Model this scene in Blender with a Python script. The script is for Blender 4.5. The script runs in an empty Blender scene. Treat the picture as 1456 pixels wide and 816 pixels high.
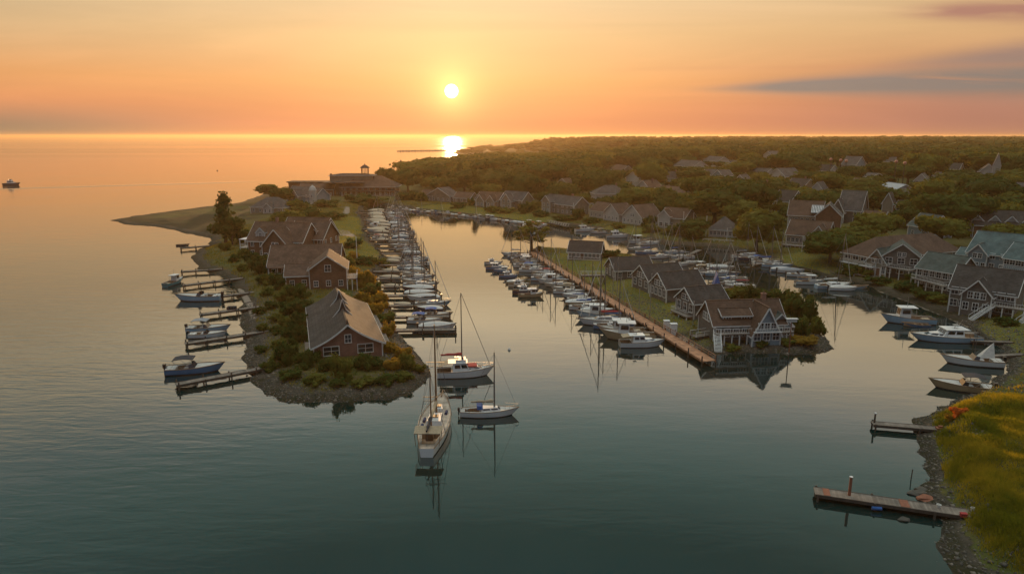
import bpy, bmesh, math, random
import numpy as np
from mathutils import Vector, Matrix

random.seed(11)
RNG = np.random.default_rng(11)
SC = bpy.context.scene
COL = SC.collection
R = math.radians

# ------------------------------------------------------------------ camera
H = 40.0
FPX, PCX, PCY = 971.0, 728.0, 408.0
PITCH = math.atan((PCY - 193.0) / FPX)
SP, CP = math.sin(PITCH), math.cos(PITCH)
cam = bpy.data.cameras.new("camera")
cam.sensor_width = 36.0
cam.lens = 36.0 * FPX / 1456.0
cam.clip_start, cam.clip_end = 0.5, 200000.0
camo = bpy.data.objects.new("camera", cam)
camo.location = (0, 0, H)
camo.rotation_euler = (math.pi / 2 - PITCH, 0, 0)
COL.objects.link(camo)
SC.camera = camo

# ------------------------------------------------------------------ sky, sun, exposure
SUN = Vector((-0.0849, 0.9950, 0.0608)).normalized()
SUN_EL, SUN_AZ = math.asin(SUN.z), math.atan2(SUN.x, SUN.y)


def lin(r, g, b):
    f = lambda c: (c / 12.92 if c <= 0.04045 else ((c + 0.055) / 1.055) ** 2.4)
    return (f(r / 255), f(g / 255), f(b / 255), 1)


class NT:
    """short hand for building node trees"""
    def __init__(self, tree):
        self.t = tree
    def n(self, kind, **kw):
        nd = self.t.nodes.new(kind)
        for k, v in kw.items():
            setattr(nd, k, v)
        return nd
    def put(self, sock, v):
        if isinstance(v, bpy.types.NodeSocket):
            self.t.links.new(v, sock)
        elif v is not None:
            sock.default_value = v
    def m(self, op, a, b=None, c=None):
        nd = self.n('ShaderNodeMath', operation=op)
        self.put(nd.inputs[0], a)
        if b is not None: self.put(nd.inputs[1], b)
        if c is not None: self.put(nd.inputs[2], c)
        return nd.outputs[0]
    def vm(self, op, a, b=None, scale=None):
        nd = self.n('ShaderNodeVectorMath', operation=op)
        self.put(nd.inputs[0], a)
        if b is not None: self.put(nd.inputs[1], b)
        if scale is not None: self.put(nd.inputs['Scale'], scale)
        return nd.outputs['Value'] if op == 'DOT_PRODUCT' else nd.outputs[0]
    def mr(self, v, a, b, c=0.0, d=1.0, smooth=True):
        nd = self.n('ShaderNodeMapRange', interpolation_type='SMOOTHSTEP' if smooth else 'LINEAR')
        self.put(nd.inputs[0], v)
        for i, x in enumerate((a, b, c, d)): self.put(nd.inputs[i + 1], x)
        return nd.outputs[0]
    def ramp(self, f, stops, interp='LINEAR'):
        nd = self.n('ShaderNodeValToRGB')
        cr = nd.color_ramp
        cr.interpolation = interp
        while len(cr.elements) < len(stops): cr.elements.new(0.5)
        for e, (p, c) in zip(cr.elements, stops):
            e.position, e.color = p, c
        self.put(nd.inputs[0], f)
        return nd.outputs[0]
    def mix(self, f, a, b, blend='MIX'):
        nd = self.n('ShaderNodeMix', data_type='RGBA', blend_type=blend)
        self.put(nd.inputs[0], f); self.put(nd.inputs[6], a); self.put(nd.inputs[7], b)
        return nd.outputs[2]
    def noise(self, vec, scale, detail=3.0, rough=0.55, dist=0.0):
        nd = self.n('ShaderNodeTexNoise')
        self.put(nd.inputs['Vector'], vec)
        nd.inputs['Scale'].default_value = scale
        nd.inputs['Detail'].default_value = detail
        nd.inputs['Roughness'].default_value = rough
        nd.inputs['Distortion'].default_value = dist
        return nd.outputs[0]
    def mapping(self, vec, scale=(1, 1, 1), rot=(0, 0, 0), loc=(0, 0, 0)):
        nd = self.n('ShaderNodeMapping')
        self.put(nd.inputs['Vector'], vec)
        nd.inputs['Scale'].default_value = scale
        nd.inputs['Rotation'].default_value = rot
        nd.inputs['Location'].default_value = loc
        return nd.outputs[0]


world = bpy.data.worlds.new("World")
SC.world = world
world.use_nodes = True
w = NT(world.node_tree)
for nd in list(world.node_tree.nodes): world.node_tree.nodes.remove(nd)
tc = w.n('ShaderNodeTexCoord')
dirv = w.vm('NORMALIZE', tc.outputs['Generated'])
sx = w.n('ShaderNodeSeparateXYZ'); w.put(sx.inputs[0], dirv)
dx, dy, dz = sx.outputs
elev = w.m('MULTIPLY', w.m('ARCSINE', dz), 57.2958)
ef = w.m('SQRT', w.m('DIVIDE', w.m('MAXIMUM', elev, 0.0), 90.0))
base = w.ramp(ef, [(0.0, lin(222, 146, 100)), (0.105, lin(231, 150, 106)), (0.16, lin(238, 158, 106)), (0.215, lin(243, 172, 110)),
                   (0.29, lin(240, 192, 136)), (0.36, lin(230, 200, 158)), (0.41, (1.5, 1.18, .74, 1)), (0.45, (1.25, 1.05, .76, 1)), (0.483, (.76, .77, .68, 1)), (0.516, lin(164, 190, 182)), (0.55, lin(130, 164, 156)), (0.60, lin(84, 114, 110)), (0.68, lin(88, 122, 128)),
                   (0.80, lin(196, 204, 200)), (1.0, lin(222, 222, 214))])
cosang = w.vm('DOT_PRODUCT', dirv, tuple(SUN))
ang = w.m('MULTIPLY', w.m('ARCCOSINE', w.m('MINIMUM', cosang, 1.0)), 57.2958)
az = w.m('DIVIDE', dx, w.m('MAXIMUM', dy, 0.05))
el = w.m('DIVIDE', dz, w.m('MAXIMUM', dy, 0.05))
front = w.mr(dy, -0.5, 0.6)
# darker, greyer low sky on the far left and pinker sky on the right
lgrey = w.m('MULTIPLY', w.m('MULTIPLY', w.mr(az, -0.28, -0.75), w.mr(el, 0.062, 0.004)), front)
base = w.mix(w.m('MULTIPLY', lgrey, 0.95), base, lin(152, 134, 110))
rpink = w.m('MULTIPLY', w.m('MULTIPLY', w.mr(az, 0.1, 0.72), w.mr(el, 0.16, 0.02)), front)
base = w.mix(w.m('MULTIPLY', rpink, 0.85), base, lin(186, 126, 112))
rdim = w.m('MULTIPLY', w.mr(az, 0.15, 0.8), front)
base = w.mix(w.m('MULTIPLY', rdim, 0.18), base, lin(170, 150, 122))
lpale = w.m('MULTIPLY', w.m('MULTIPLY', w.mr(az, -0.2, -0.75), w.mr(el, 0.08, 0.20)), front)
base = w.mix(w.m('MULTIPLY', lpale, 0.6), base, w.mix(w.mr(el, .22, .5), lin(200, 176, 138), lin(112, 140, 138)))
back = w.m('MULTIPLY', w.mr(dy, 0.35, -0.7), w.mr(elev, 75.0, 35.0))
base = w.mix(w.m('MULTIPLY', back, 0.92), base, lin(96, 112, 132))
# clouds: thin grey streaks on the right
cv = w.n('ShaderNodeCombineXYZ')
w.put(cv.inputs[0], w.m('MULTIPLY', az, 3.5)); w.put(cv.inputs[1], w.m('MULTIPLY', el, 46.0))
cn = w.noise(cv.outputs[0], 1.0, 5.0, 0.55, 0.4)


def streak(u0, u1, v0, slope, w0, wslope, dens, lo=0.25, hi=0.6):
    u = w.m('SUBTRACT', az, u0)
    vc = w.m('MULTIPLY_ADD', u, slope, v0)
    wd = w.m('MAXIMUM', w.m('MULTIPLY_ADD', u, wslope, w0), 0.0015)
    q = w.m('DIVIDE', w.m('SUBTRACT', el, vc), wd)
    g = w.m('POWER', 2.7183, w.m('MULTIPLY', w.m('MULTIPLY', q, q), -1.0))
    g = w.m('MULTIPLY', g, w.mr(az, u0, u0 + (u1 - u0)))
    nn = w.mr(cn, lo, hi, 0.15, 1.0)
    return w.m('MULTIPLY', w.m('MULTIPLY', g, nn), w.m('MULTIPLY', front, dens))


s1 = streak(0.22, 0.42, 0.062, 0.030, 0.003, 0.040, 1.25, 0.15, 0.45)
s2 = streak(0.48, 0.62, 0.165, 0.015, 0.005, 0.045, 1.1, .25, .55)
s3 = streak(0.42, 0.72, 0.084, 0.085, 0.004, 0.050, 1.1, .2, .55)
s4 = streak(-0.1, 0.3, 0.088, 0.01, 0.002, 0.003, 0.18)
base = w.mix(w.m('MINIMUM', s3, 1.0), base, lin(176, 142, 126))
base = w.mix(w.m('MINIMUM', s1, 1.0), base, lin(152, 136, 126))
base = w.mix(w.m('MINIMUM', s2, 1.0), base, lin(190, 138, 118))
base = w.mix(w.m('MINIMUM', s4, 1.0), base, lin(222, 150, 112))
# faint long veils everywhere
cv2 = w.n('ShaderNodeCombineXYZ')
w.put(cv2.inputs[0], w.m('MULTIPLY', az, 1.4)); w.put(cv2.inputs[1], w.m('MULTIPLY', el, 16.0))
veil = w.mr(w.noise(cv2.outputs[0], 1.0, 4.0, 0.6, 0.6), 0.35, 0.7, 0.95, 1.05)
base = w.vm('SCALE', base, scale=veil)
# glow round the sun and the disc itself
glow1 = w.m('POWER', 2.7183, w.m('DIVIDE', ang, -9.0))
glow2 = w.m('POWER', 2.7183, w.m('DIVIDE', ang, -1.25))
broad = w.m('POWER', 2.7183, w.m('MULTIPLY', w.m('MULTIPLY', ang, ang), -1.0 / 900.0))
col = w.vm('SCALE', base, scale=w.mr(broad, 0.0, 1.0, 0.95, 1.17, False))
col = w.vm('SCALE', col, scale=w.mr(elev, 38.0, 70.0, 1.0, 2.7))  # overhead sky, out of view, boosted as added fill light for the land
hi_el = w.mr(elev, 0.0, 5.0, 0.30, 1.0)
g1 = w.vm('SCALE', (0.24, 0.22, 0.10), scale=w.m('MULTIPLY', glow1, hi_el))
g2 = w.vm('SCALE', (1.1, 0.75, 0.22), scale=glow2)
disc = w.vm('SCALE', (24.0, 21.0, 14.0), scale=w.mr(ang, 0.58, 0.32))
col = w.vm('ADD', w.vm('ADD', col, g1), w.vm('ADD', g2, disc))
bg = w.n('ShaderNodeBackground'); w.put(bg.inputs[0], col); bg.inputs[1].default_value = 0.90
sky = w.n('ShaderNodeTexSky', sky_type='NISHITA')
sky.sun_disc = False
sky.sun_elevation = SUN_EL
sky.sun_rotation = SUN_AZ
sky.air_density, sky.dust_density, sky.ozone_density = 1.2, 2.0, 1.0
bg2 = w.n('ShaderNodeBackground'); w.put(bg2.inputs[0], sky.outputs[0]); bg2.inputs[1].default_value = 0.004
add = w.n('ShaderNodeAddShader')
wo = w.n('ShaderNodeOutputWorld')
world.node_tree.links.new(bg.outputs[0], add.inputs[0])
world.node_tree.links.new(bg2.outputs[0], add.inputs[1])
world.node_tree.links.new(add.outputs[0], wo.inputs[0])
world.cycles.sampling_method = 'MANUAL'
world.cycles.sample_map_resolution = 512

sun = bpy.data.lights.new("sun", 'SUN')
sun.energy = 3.4
sun.angle = R(0.6)
sun.color = (1.0, 0.56, 0.24)
suno = bpy.data.objects.new("sun", sun)
suno.rotation_euler = (-SUN).to_track_quat('-Z', 'Y').to_euler()
COL.objects.link(suno)

SC.view_settings.view_transform = 'Standard'
SC.view_settings.look = 'None'
SC.view_settings.exposure = 0.0
SC.view_settings.gamma = 1.0
SC.view_settings.use_curve_mapping = False
SC.render.engine = 'CYCLES'
cy = SC.cycles
cy.use_denoising = True
cy.max_bounces = 5
cy.diffuse_bounces, cy.glossy_bounces, cy.transmission_bounces = 2, 3, 2
cy.volume_bounces = 0
cy.transparent_max_bounces = 4
cy.sample_clamp_indirect = 4.0
cy.caustics_reflective = cy.caustics_refractive = False
cy.volume_step_rate = 1.0

# ------------------------------------------------------------------ noise and terrain functions


def vnoise(x, y, seed=0):
    x = np.asarray(x, float); y = np.asarray(y, float)
    xi, yi = np.floor(x).astype(np.int64), np.floor(y).astype(np.int64)
    fx, fy = x - xi, y - yi
    fx, fy = fx * fx * (3 - 2 * fx), fy * fy * (3 - 2 * fy)
    def h(a, b):
        n = (a * 374761393 + b * 668265263 + seed * 974711) & 0xFFFFFFFF
        n = ((n ^ (n >> 13)) * 1274126177) & 0xFFFFFFFF
        return ((n ^ (n >> 16)) & 0xFFFF) / 65535.0
    a, b, c, d = h(xi, yi), h(xi + 1, yi), h(xi, yi + 1), h(xi + 1, yi + 1)
    return (a * (1 - fx) + b * fx) * (1 - fy) + (c * (1 - fx) + d * fx) * fy


def sstep(a, b, x):
    t = np.clip((np.asarray(x, float) - a) / (b - a), 0, 1)
    return t * t * (3 - 2 * t)


def at(px, py, z=0.0):
    """point of the level z that the photograph shows at pixel (px, py)"""
    u, v = (px - PCX) / FPX, (py - PCY) / FPX
    zc, hc = SP + CP * v, CP - SP * v
    t = (H - z) / max(zc, 1e-5)
    return (u * t, hc * t)


def pix(x, y, z):
    """pixel of a world point (used only to word the labels)"""
    dy_, dz_ = y, z - H
    d = dy_ * CP - dz_ * SP
    v = -(dy_ * SP + dz_ * CP) / d
    return PCX + FPX * x / d, PCY + FPX * v


MAIN = [(157, 313), (180, 319.5), (212, 322), (238, 325), (270, 333), (300, 339), (297, 348), (280, 358), (272, 367), (282, 382),
        (307, 391), (328, 404), (344, 423), (338, 437), (347, 449), (348, 484), (346, 507), (343, 522), (351, 542), (373, 560),
        (402, 572), (445, 574), (500, 571), (546, 569), (583, 560), (607, 546), (611, 535), (600, 518), (588, 500), (570, 482),
        (562, 468), (563, 455), (552, 439), (546, 429), (541, 411), (536, 398), (543, 390), (549, 368), (538, 350), (521, 330),
        (522, 316), (515, 303), (520, 294), (535, 290), (555, 293), (600, 298), (650, 303), (700, 309), (740, 315), (780, 319),
        (830, 323), (880, 331), (915, 341), (950, 348), (1000, 350), (1040, 355), (1062, 364), (1100, 372), (1130, 380),
        (1160, 388), (1195, 398), (1228, 404), (1250, 415), (1290, 430), (1330, 446), (1372, 463), (1405, 482), (1425, 500),
        (1432, 520), (1412, 540), (1392, 556), (1363, 566), (1323, 579), (1292, 594), (1296, 612), (1312, 634), (1320, 656),
        (1322, 678), (1316, 694), (1312, 715), (1318, 745), (1338, 772), (1350, 792), (1366, 818)]
COASTB = [(690, 208.5), (640, 217), (632, 219.5), (672, 221.5), (668, 233), (640, 244), (600, 251), (520, 257), (440, 262),
          (392, 270), (345, 287), (318, 292), (290, 294), (252, 299), (212, 304)]
MAINW = [at(*p) for p in MAIN] + [(52, 50), (62, 25), (75, -60), (4000, -60), (9000, 4000), (9000, 5200), (3000, 5000), (1500, 4700)] + [at(*p) for p in COASTB]
SPIT = [(750, 356), (757, 362), (790, 382), (830, 407), (870, 430), (910, 453), (950, 478), (980, 497), (1003, 509), (1030, 505), (1062, 502),
        (1100, 503), (1130, 505), (1158, 505), (1187, 497), (1176, 483), (1163, 474), (1158, 455), (1140, 438), (1110, 424), (1062, 418),
        (1030, 414), (1000, 404), (965, 388), (935, 372), (905, 363), (858, 358), (800, 354), (765, 351.5)]
SPITW = [at(*p) for p in SPIT]
POLYS = [np.array(MAINW), np.array(SPITW)]


def poly_sd(P, poly):
    a = poly; b = np.roll(poly, -1, axis=0)
    out = np.empty(len(P))
    for s in range(0, len(P), 8000):
        p = P[s:s + 8000]
        ab = b - a
        ap = p[:, None, :] - a[None]
        t = np.clip((ap * ab).sum(-1) / np.maximum((ab * ab).sum(-1), 1e-9), 0, 1)
        dd = ap - ab * t[..., None]
        dist = np.sqrt((dd * dd).sum(-1)).min(1)
        yy = (a[None, :, 1] > p[:, None, 1]) != (b[None, :, 1] > p[:, None, 1])
        xx = a[None, :, 0] + (p[:, None, 1] - a[None, :, 1]) * ab[None, :, 0] / np.where(np.abs(ab[None, :, 1]) < 1e-9, 1e-9, ab[None, :, 1])
        ins = (yy & (p[:, None, 0] < xx)).sum(1) % 2 == 1
        out[s:s + 8000] = np.where(ins, dist, -dist)
    return out


def shore(x, y):
    x = np.atleast_1d(np.asarray(x, float)); y = np.atleast_1d(np.asarray(y, float))
    jx = (vnoise(x / 6, y / 6, 1) - .5) * 2.2 + (vnoise(x / 1.7, y / 1.7, 2) - .5) * .9
    jy = (vnoise(x / 6, y / 6, 3) - .5) * 2.2 + (vnoise(x / 1.7, y / 1.7, 4) - .5) * .9
    P = np.stack([x + jx, y + jy], 1)
    return np.maximum(poly_sd(P, POLYS[0]), poly_sd(P, POLYS[1]))


def in_px(x, y, pxpoly):
    return poly_sd(np.stack([np.atleast_1d(x), np.atleast_1d(y)], 1), np.array([at(a, b, 2.0) for a, b in pxpoly]))


def height(x, y, d=None):
    x = np.atleast_1d(np.asarray(x, float)); y = np.atleast_1d(np.asarray(y, float))
    if d is None: d = shore(x, y)
    D = np.hypot(x, y)
    z = np.where(d > 0, 1.9 * (1 - np.exp(-np.maximum(d, 0) / 7.0)), np.maximum(d * .24, -3.0))
    land = sstep(10, 40, d)
    z += land * sstep(30, 330, d) * 7.0
    right = sstep(60, 110, x) * sstep(140, 185, y)
    z += right * sstep(6, 45, d) * 2.6
    z *= 1 - .45 * sstep(-118, -135, x) * sstep(270, 300, y)
    hills = vnoise(x / 420 + 3.1, y / 420, 9) * .6 + vnoise(x / 170, y / 170, 10) * .4
    z += sstep(60, 400, d) * sstep(500, 2600, D) * (0 + 9 * hills)
    dune = sstep(30, 40, x) * sstep(128, 112, y) * sstep(2.0, 6.0, d)
    z += dune * (.6 + 1.7 * vnoise(x / 5.5, y / 4.5, 12) + .4 * vnoise(x / 2.1, y / 2.1, 13))
    z += sstep(3, 10, d) * (vnoise(x / 4, y / 4, 14) - .5) * .35
    return z


def gz(x, y):
    return float(height([x], [y])[0])


def atg(px, py):
    z = 2.0
    for _ in range(4):
        p = at(px, py, z)
        z = gz(*p)
    return p[0], p[1], z


# ------------------------------------------------------------------ materials
MATS = {}


def mat(name, build):
    if name in MATS: return MATS[name]
    m = bpy.data.materials.new(name)
    m.use_nodes = True
    t = m.node_tree
    for nd in list(t.nodes): t.nodes.remove(nd)
    g = NT(t)
    out = g.n('ShaderNodeOutputMaterial')
    b = g.n('ShaderNodeBsdfPrincipled')
    t.links.new(b.outputs[0], out.inputs[0])
    build(g, b, out)
    MATS[name] = m
    return m


def paint(name, c, rough=.5, var=.25, scale=3.0, metallic=0.0, spec=.5, bump=0.0, bscale=20.0):
    def f(g, b, out):
        tcn = g.n('ShaderNodeTexCoord')
        nz = g.noise(tcn.outputs['Object'], scale, 4, .6)
        oi = g.n('ShaderNodeObjectInfo')
        k = g.m('MULTIPLY', g.mr(nz, .25, .75, 1 - var, 1 + var * .5, False), g.mr(oi.outputs['Random'], 0, 1, .92, 1.08, False))
        g.put(b.inputs['Base Color'], g.vm('SCALE', tuple(c), scale=k))
        b.inputs['Roughness'].default_value = rough
        b.inputs['Metallic'].default_value = metallic
        b.inputs['Specular IOR Level'].default_value = spec
        if bump:
            bp = g.n('ShaderNodeBump'); bp.inputs['Strength'].default_value = bump
            bp.inputs['Distance'].default_value = .05
            g.put(bp.inputs['Height'], g.noise(tcn.outputs['Object'], bscale, 3))
            g.put(b.inputs['Normal'], bp.outputs[0])
    return mat(name, f)


def courses(name, c1, c2, step=.3, rough=.85, tint=.35):
    """shingles or boards: rows along z with staggered tabs and weathered patches"""
    def f(g, b, out):
        tcn = g.n('ShaderNodeTexCoord')
        s = g.n('ShaderNodeSeparateXYZ'); g.put(s.inputs[0], tcn.outputs['Object'])
        row = g.m('DIVIDE', s.outputs[2], step)
        fr = g.m('FRACT', row)
        fl = g.m('FLOOR', row)
        cb = g.n('ShaderNodeCombineXYZ')
        g.put(cb.inputs[0], g.m('FLOOR', g.m('MULTIPLY', g.m('ADD', s.outputs[0], g.m('MULTIPLY', fl, .37)), 2.2)))
        g.put(cb.inputs[1], g.m('FLOOR', g.m('MULTIPLY', s.outputs[1], 2.2)))
        g.put(cb.inputs[2], fl)
        wn = g.n('ShaderNodeTexWhiteNoise'); g.put(wn.inputs['Vector'], cb.outputs[0])
        big = g.noise(tcn.outputs['Object'], .35, 4, .6)
        col = g.mix(wn.outputs[0], c1, c2)
        k = g.m('MULTIPLY', g.mr(big, .3, .7, 1 - tint, 1 + tint, False), g.mr(fr, 0, .22, .72, 1.0))
        g.put(b.inputs['Base Color'], g.vm('SCALE', col, scale=k))
        b.inputs['Roughness'].default_value = rough
        b.inputs['Specular IOR Level'].default_value = .25
        bp = g.n('ShaderNodeBump'); bp.inputs['Strength'].default_value = .5; bp.inputs['Distance'].default_value = .04
        g.put(bp.inputs['Height'], g.m('ADD', g.m('MULTIPLY', fr, -1.0), g.m('MULTIPLY', wn.outputs[0], .4)))
        g.put(b.inputs['Normal'], bp.outputs[0])
    return mat(name, f)


def brickm(name, c1, c2, mortar):
    def f(g, b, out):
        tcn = g.n('ShaderNodeTexCoord')
        s = g.n('ShaderNodeSeparateXYZ'); g.put(s.inputs[0], tcn.outputs['Object'])
        cb = g.n('ShaderNodeCombineXYZ')
        g.put(cb.inputs[0], g.m('ADD', s.outputs[0], s.outputs[1])); g.put(cb.inputs[1], s.outputs[2])
        bt = g.n('ShaderNodeTexBrick')
        g.put(bt.inputs['Vector'], cb.outputs[0])
        g.put(bt.inputs['Color1'], c1); g.put(bt.inputs['Color2'], c2); g.put(bt.inputs['Mortar'], mortar)
        bt.inputs['Scale'].default_value = 2.6
        big = g.noise(tcn.outputs['Object'], .5, 4)
        g.put(b.inputs['Base Color'], g.vm('SCALE', bt.outputs[0], scale=g.mr(big, .3, .7, .7, 1.2, False)))
        b.inputs['Roughness'].default_value = .9
    return mat(name, f)


def woodm(name, c1, c2, axis=0, step=.16):
    def f(g, b, out):
        tcn = g.n('ShaderNodeTexCoord')
        s = g.n('ShaderNodeSeparateXYZ'); g.put(s.inputs[0], tcn.outputs['Object'])
        q = g.m('DIVIDE', s.outputs[axis], step)
        cb = g.n('ShaderNodeCombineXYZ'); g.put(cb.inputs[0], g.m('FLOOR', q))
        wn = g.n('ShaderNodeTexWhiteNoise'); g.put(wn.inputs['Vector'], cb.outputs[0])
        fr = g.m('FRACT', q)
        col = g.mix(wn.outputs[0], c1, c2)
        big = g.noise(tcn.outputs['Object'], .9, 4)
        k = g.m('MULTIPLY', g.mr(big, .3, .7, .6, 1.35, False), g.mr(fr, 0, .1, .5, 1.0))
        g.put(b.inputs['Base Color'], g.vm('SCALE', col, scale=k))
        b.inputs['Roughness'].default_value = .8
    return mat(name, f)


def leafm(name, c1, c2, trans=.45, ns=.8, wts=(.4, .4, .2), c3=None):
    def f(g, b, out):
        tcn = g.n('ShaderNodeTexCoord')
        oi = g.n('ShaderNodeObjectInfo')
        nz = g.noise(tcn.outputs['Object'], ns, 3, .6)
        geo = g.n('ShaderNodeNewGeometry')
        f1 = g.m('ADD', g.m('MULTIPLY', g.mr(nz, .3, .7, 0, 1, False), wts[0]), g.m('MULTIPLY', oi.outputs['Random'], wts[1]))
        f1 = g.m('ADD', f1, g.m('MULTIPLY', geo.outputs['Random Per Island'], wts[2]))
        col = g.mix(f1, c1, c2)
        if c3: col = g.mix(g.mr(g.noise(tcn.outputs['Object'], ns * .37, 4, .65), .42, .66), col, c3)
        g.put(b.inputs['Base Color'], col)
        b.inputs['Roughness'].default_value = .8
        b.inputs['Specular IOR Level'].default_value = .06
        tr = g.n('ShaderNodeBsdfTranslucent')
        g.put(tr.inputs[0], g.vm('MULTIPLY', col, (2.4, 1.8, .6)))
        mx = g.n('ShaderNodeMixShader'); mx.inputs[0].default_value = trans
        g.t.links.new(b.outputs[0], mx.inputs[1]); g.t.links.new(tr.outputs[0], mx.inputs[2])
        g.t.links.new(mx.outputs[0], out.inputs[0])
    return mat(name, f)


def glassm(name, c=(.02, .025, .03)):
    def f(g, b, out):
        oi = g.n('ShaderNodeObjectInfo')
        g.put(b.inputs['Base Color'], g.vm('SCALE', tuple(c), scale=g.mr(oi.outputs['Random'], 0, 1, .4, 2.2, False)))
        b.inputs['Roughness'].default_value = .06
        b.inputs['Specular IOR Level'].default_value = .7
    return mat(name, f)


WHITE = paint('white_paint', (.72, .71, .69), .45, .18, 2.0)
TRIM = paint('trim_paint', (.76, .75, .73), .6, .22, 1.5)
GEL = paint('boat_gelcoat', (.74, .74, .73), .22, .10, .8, spec=.6)
GELCREAM = paint('boat_cream', (.66, .58, .47), .28, .12, .8, spec=.6)
GELBLUE = paint('boat_blue', (.10, .24, .42), .25, .15, .8, spec=.6)
GELLIGHT = paint('boat_pale_blue', (.34, .50, .62), .25, .15, .8, spec=.6)
GELTEAL = paint('boat_teal', (.05, .25, .30), .25, .15, .8, spec=.6)
GELNAVY = paint('boat_navy', (.03, .05, .10), .22, .15, .8, spec=.6)
GELRED = paint('boat_red', (.42, .06, .05), .3, .15, .8, spec=.6)
GELTAN = paint('boat_tan', (.45, .33, .20), .4, .2, .8)
ANTIF = paint('antifouling', (.05, .05, .06), .6, .3, 2.0)
TEAK = woodm('teak_deck', (.30, .19, .11, 1), (.38, .25, .15, 1), 1, .12)
TEAKP = woodm('pale_teak_deck', (.46, .38, .30, 1), (.54, .45, .36, 1), 1, .12)
DECKG = paint('deck_nonskid', (.56, .54, .50), .7, .2, 4.0)
CANV = {'blue': paint('canvas_blue', (.03, .11, .33), .9, .25, 3.0), 'grey': paint('canvas_grey', (.30, .31, .33), .9, .25, 3.0),
        'red': paint('canvas_red', (.45, .05, .05), .9, .25, 3.0), 'tan': paint('canvas_tan', (.42, .33, .22), .9, .25, 3.0),
        'white': paint('canvas_white', (.66, .64, .60), .9, .2, 3.0), 'dark': paint('canvas_dark', (.035, .04, .05), .9, .3, 3.0),
        'cream': paint('canvas_cream', (.62, .50, .35), .9, .2, 3.0), 'teal': paint('canvas_teal', (.06, .24, .26), .9, .25, 3.0), 'navy': paint('canvas_navy', (.03, .05, .12), .9, .25, 3.0)}
ALU = paint('mast_metal', (.42, .41, .40), .35, .15, 1.0, metallic=.6)
SPAR = paint('varnished_spar', (.28, .15, .07), .4, .25, 1.0)
WIRE = paint('rigging_wire', (.16, .15, .14), .5, .1)
BLACK = paint('black_plastic', (.02, .02, .022), .35, .2)
BOATGLASS = glassm('boat_glass', (.015, .02, .028))
GLASS = glassm('window_glass', (.03, .036, .042))
PIERW = woodm('weathered_planks', (.16, .13, .105, 1), (.24, .20, .165, 1), 0, .22)
PIERY = woodm('weathered_cross_planks', (.16, .13, .105, 1), (.24, .20, .165, 1), 1, .22)
ORANGEW = woodm('red_cedar_planks', (.40, .19, .10, 1), (.52, .27, .15, 1), 1, .25)
PILE = paint('wet_piling', (.085, .065, .05), .8, .4, 2.0)
RUSTPILE = paint('rusty_piling', (.30, .11, .06), .75, .4, 2.5)
BARK = paint('bark', (.07, .05, .035), .95, .4, 3.0, bump=.6, bscale=9)
ROOF_BR = courses('brown_shingle_roof', (.085, .050, .034, 1), (.118, .074, .052, 1), .28)
ROOF_GR = courses('grey_shingle_roof', (.068, .066, .062, 1), (.098, .094, .088, 1), .28)
ROOF_DK = courses('dark_shingle_roof', (.042, .039, .036, 1), (.065, .060, .055, 1), .28)
ROOF_TL = courses('teal_shingle_roof', (.070, .115, .118, 1), (.095, .145, .145, 1), .28)
ROOF_GN = courses('green_grey_shingle_roof', (.062, .082, .075, 1), (.085, .108, .098, 1), .28)
ROOF_RD = courses('russet_shingle_roof', (.090, .056, .040, 1), (.120, .076, .055, 1), .28)
WALL_SH = courses('grey_shingle_wall', (.125, .112, .098, 1), (.175, .160, .142, 1), .2, .9, .25)
WALL_BR = courses('brown_shingle_wall', (.165, .082, .050, 1), (.215, .118, .075, 1), .2, .9, .25)
WALL_WH = courses('white_clapboard_wall', (.40, .39, .37, 1), (.46, .45, .43, 1), .18, .7, .12)
WALL_TN = courses('tan_clapboard_wall', (.27, .23, .175, 1), (.33, .285, .22, 1), .18, .7, .15)
WALL_SHADE = courses('shade_toned_clapboard_wall', (.19, .16, .13, 1), (.24, .205, .165, 1), .18, .75, .25)  # pale clapboard with the shadow on the shore cottages put into its colour
WALL_BL = courses('blue_grey_clapboard_wall', (.20, .255, .29, 1), (.25, .31, .345, 1), .18, .7, .15)
BRICK = brickm('red_brick_wall', (.24, .095, .065, 1), (.30, .13, .09, 1), (.22, .19, .16, 1))
CHIM = brickm('chimney_brick', (.26, .12, .085, 1), (.32, .16, .11, 1), (.26, .23, .20, 1))
LEAF = leafm('leaf_dark', (.021, .044, .009, 1), (.082, .105, .020, 1), .2)
LEAF2 = leafm('leaf_olive', (.075, .088, .016, 1), (.140, .145, .028, 1), .24)
LEAF3 = leafm('leaf_gold', (.16, .125, .020, 1), (.30, .21, .04, 1), .5)
LEAFW = leafm('leaf_wood', (.016, .034, .008, 1), (.085, .105, .020, 1), .2, .035, (.8, .0, .2), (.105, .105, .022, 1))
LEAFO = leafm('leaf_orange', (.34, .10, .025, 1), (.46, .16, .04, 1))
GRASSM = leafm('grass_blade', (.125, .15, .022, 1), (.34, .285, .046, 1), .55, .30, (.75, .0, .25), (.11, .14, .022, 1))
GRASSG = leafm('lawn_blade', (.085, .105, .020, 1), (.21, .18, .040, 1), .55, .25, (.75, .0, .25))
STONE = paint('beach_stone', (.095, .085, .068), .75, .5, .35)
STONEP = paint('pale_beach_stone', (.20, .175, .14), .8, .4, .35)
BUOYM = paint('buoy_red', (.35, .05, .03), .5, .2)

# ------------------------------------------------------------------ mesh helpers


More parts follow.
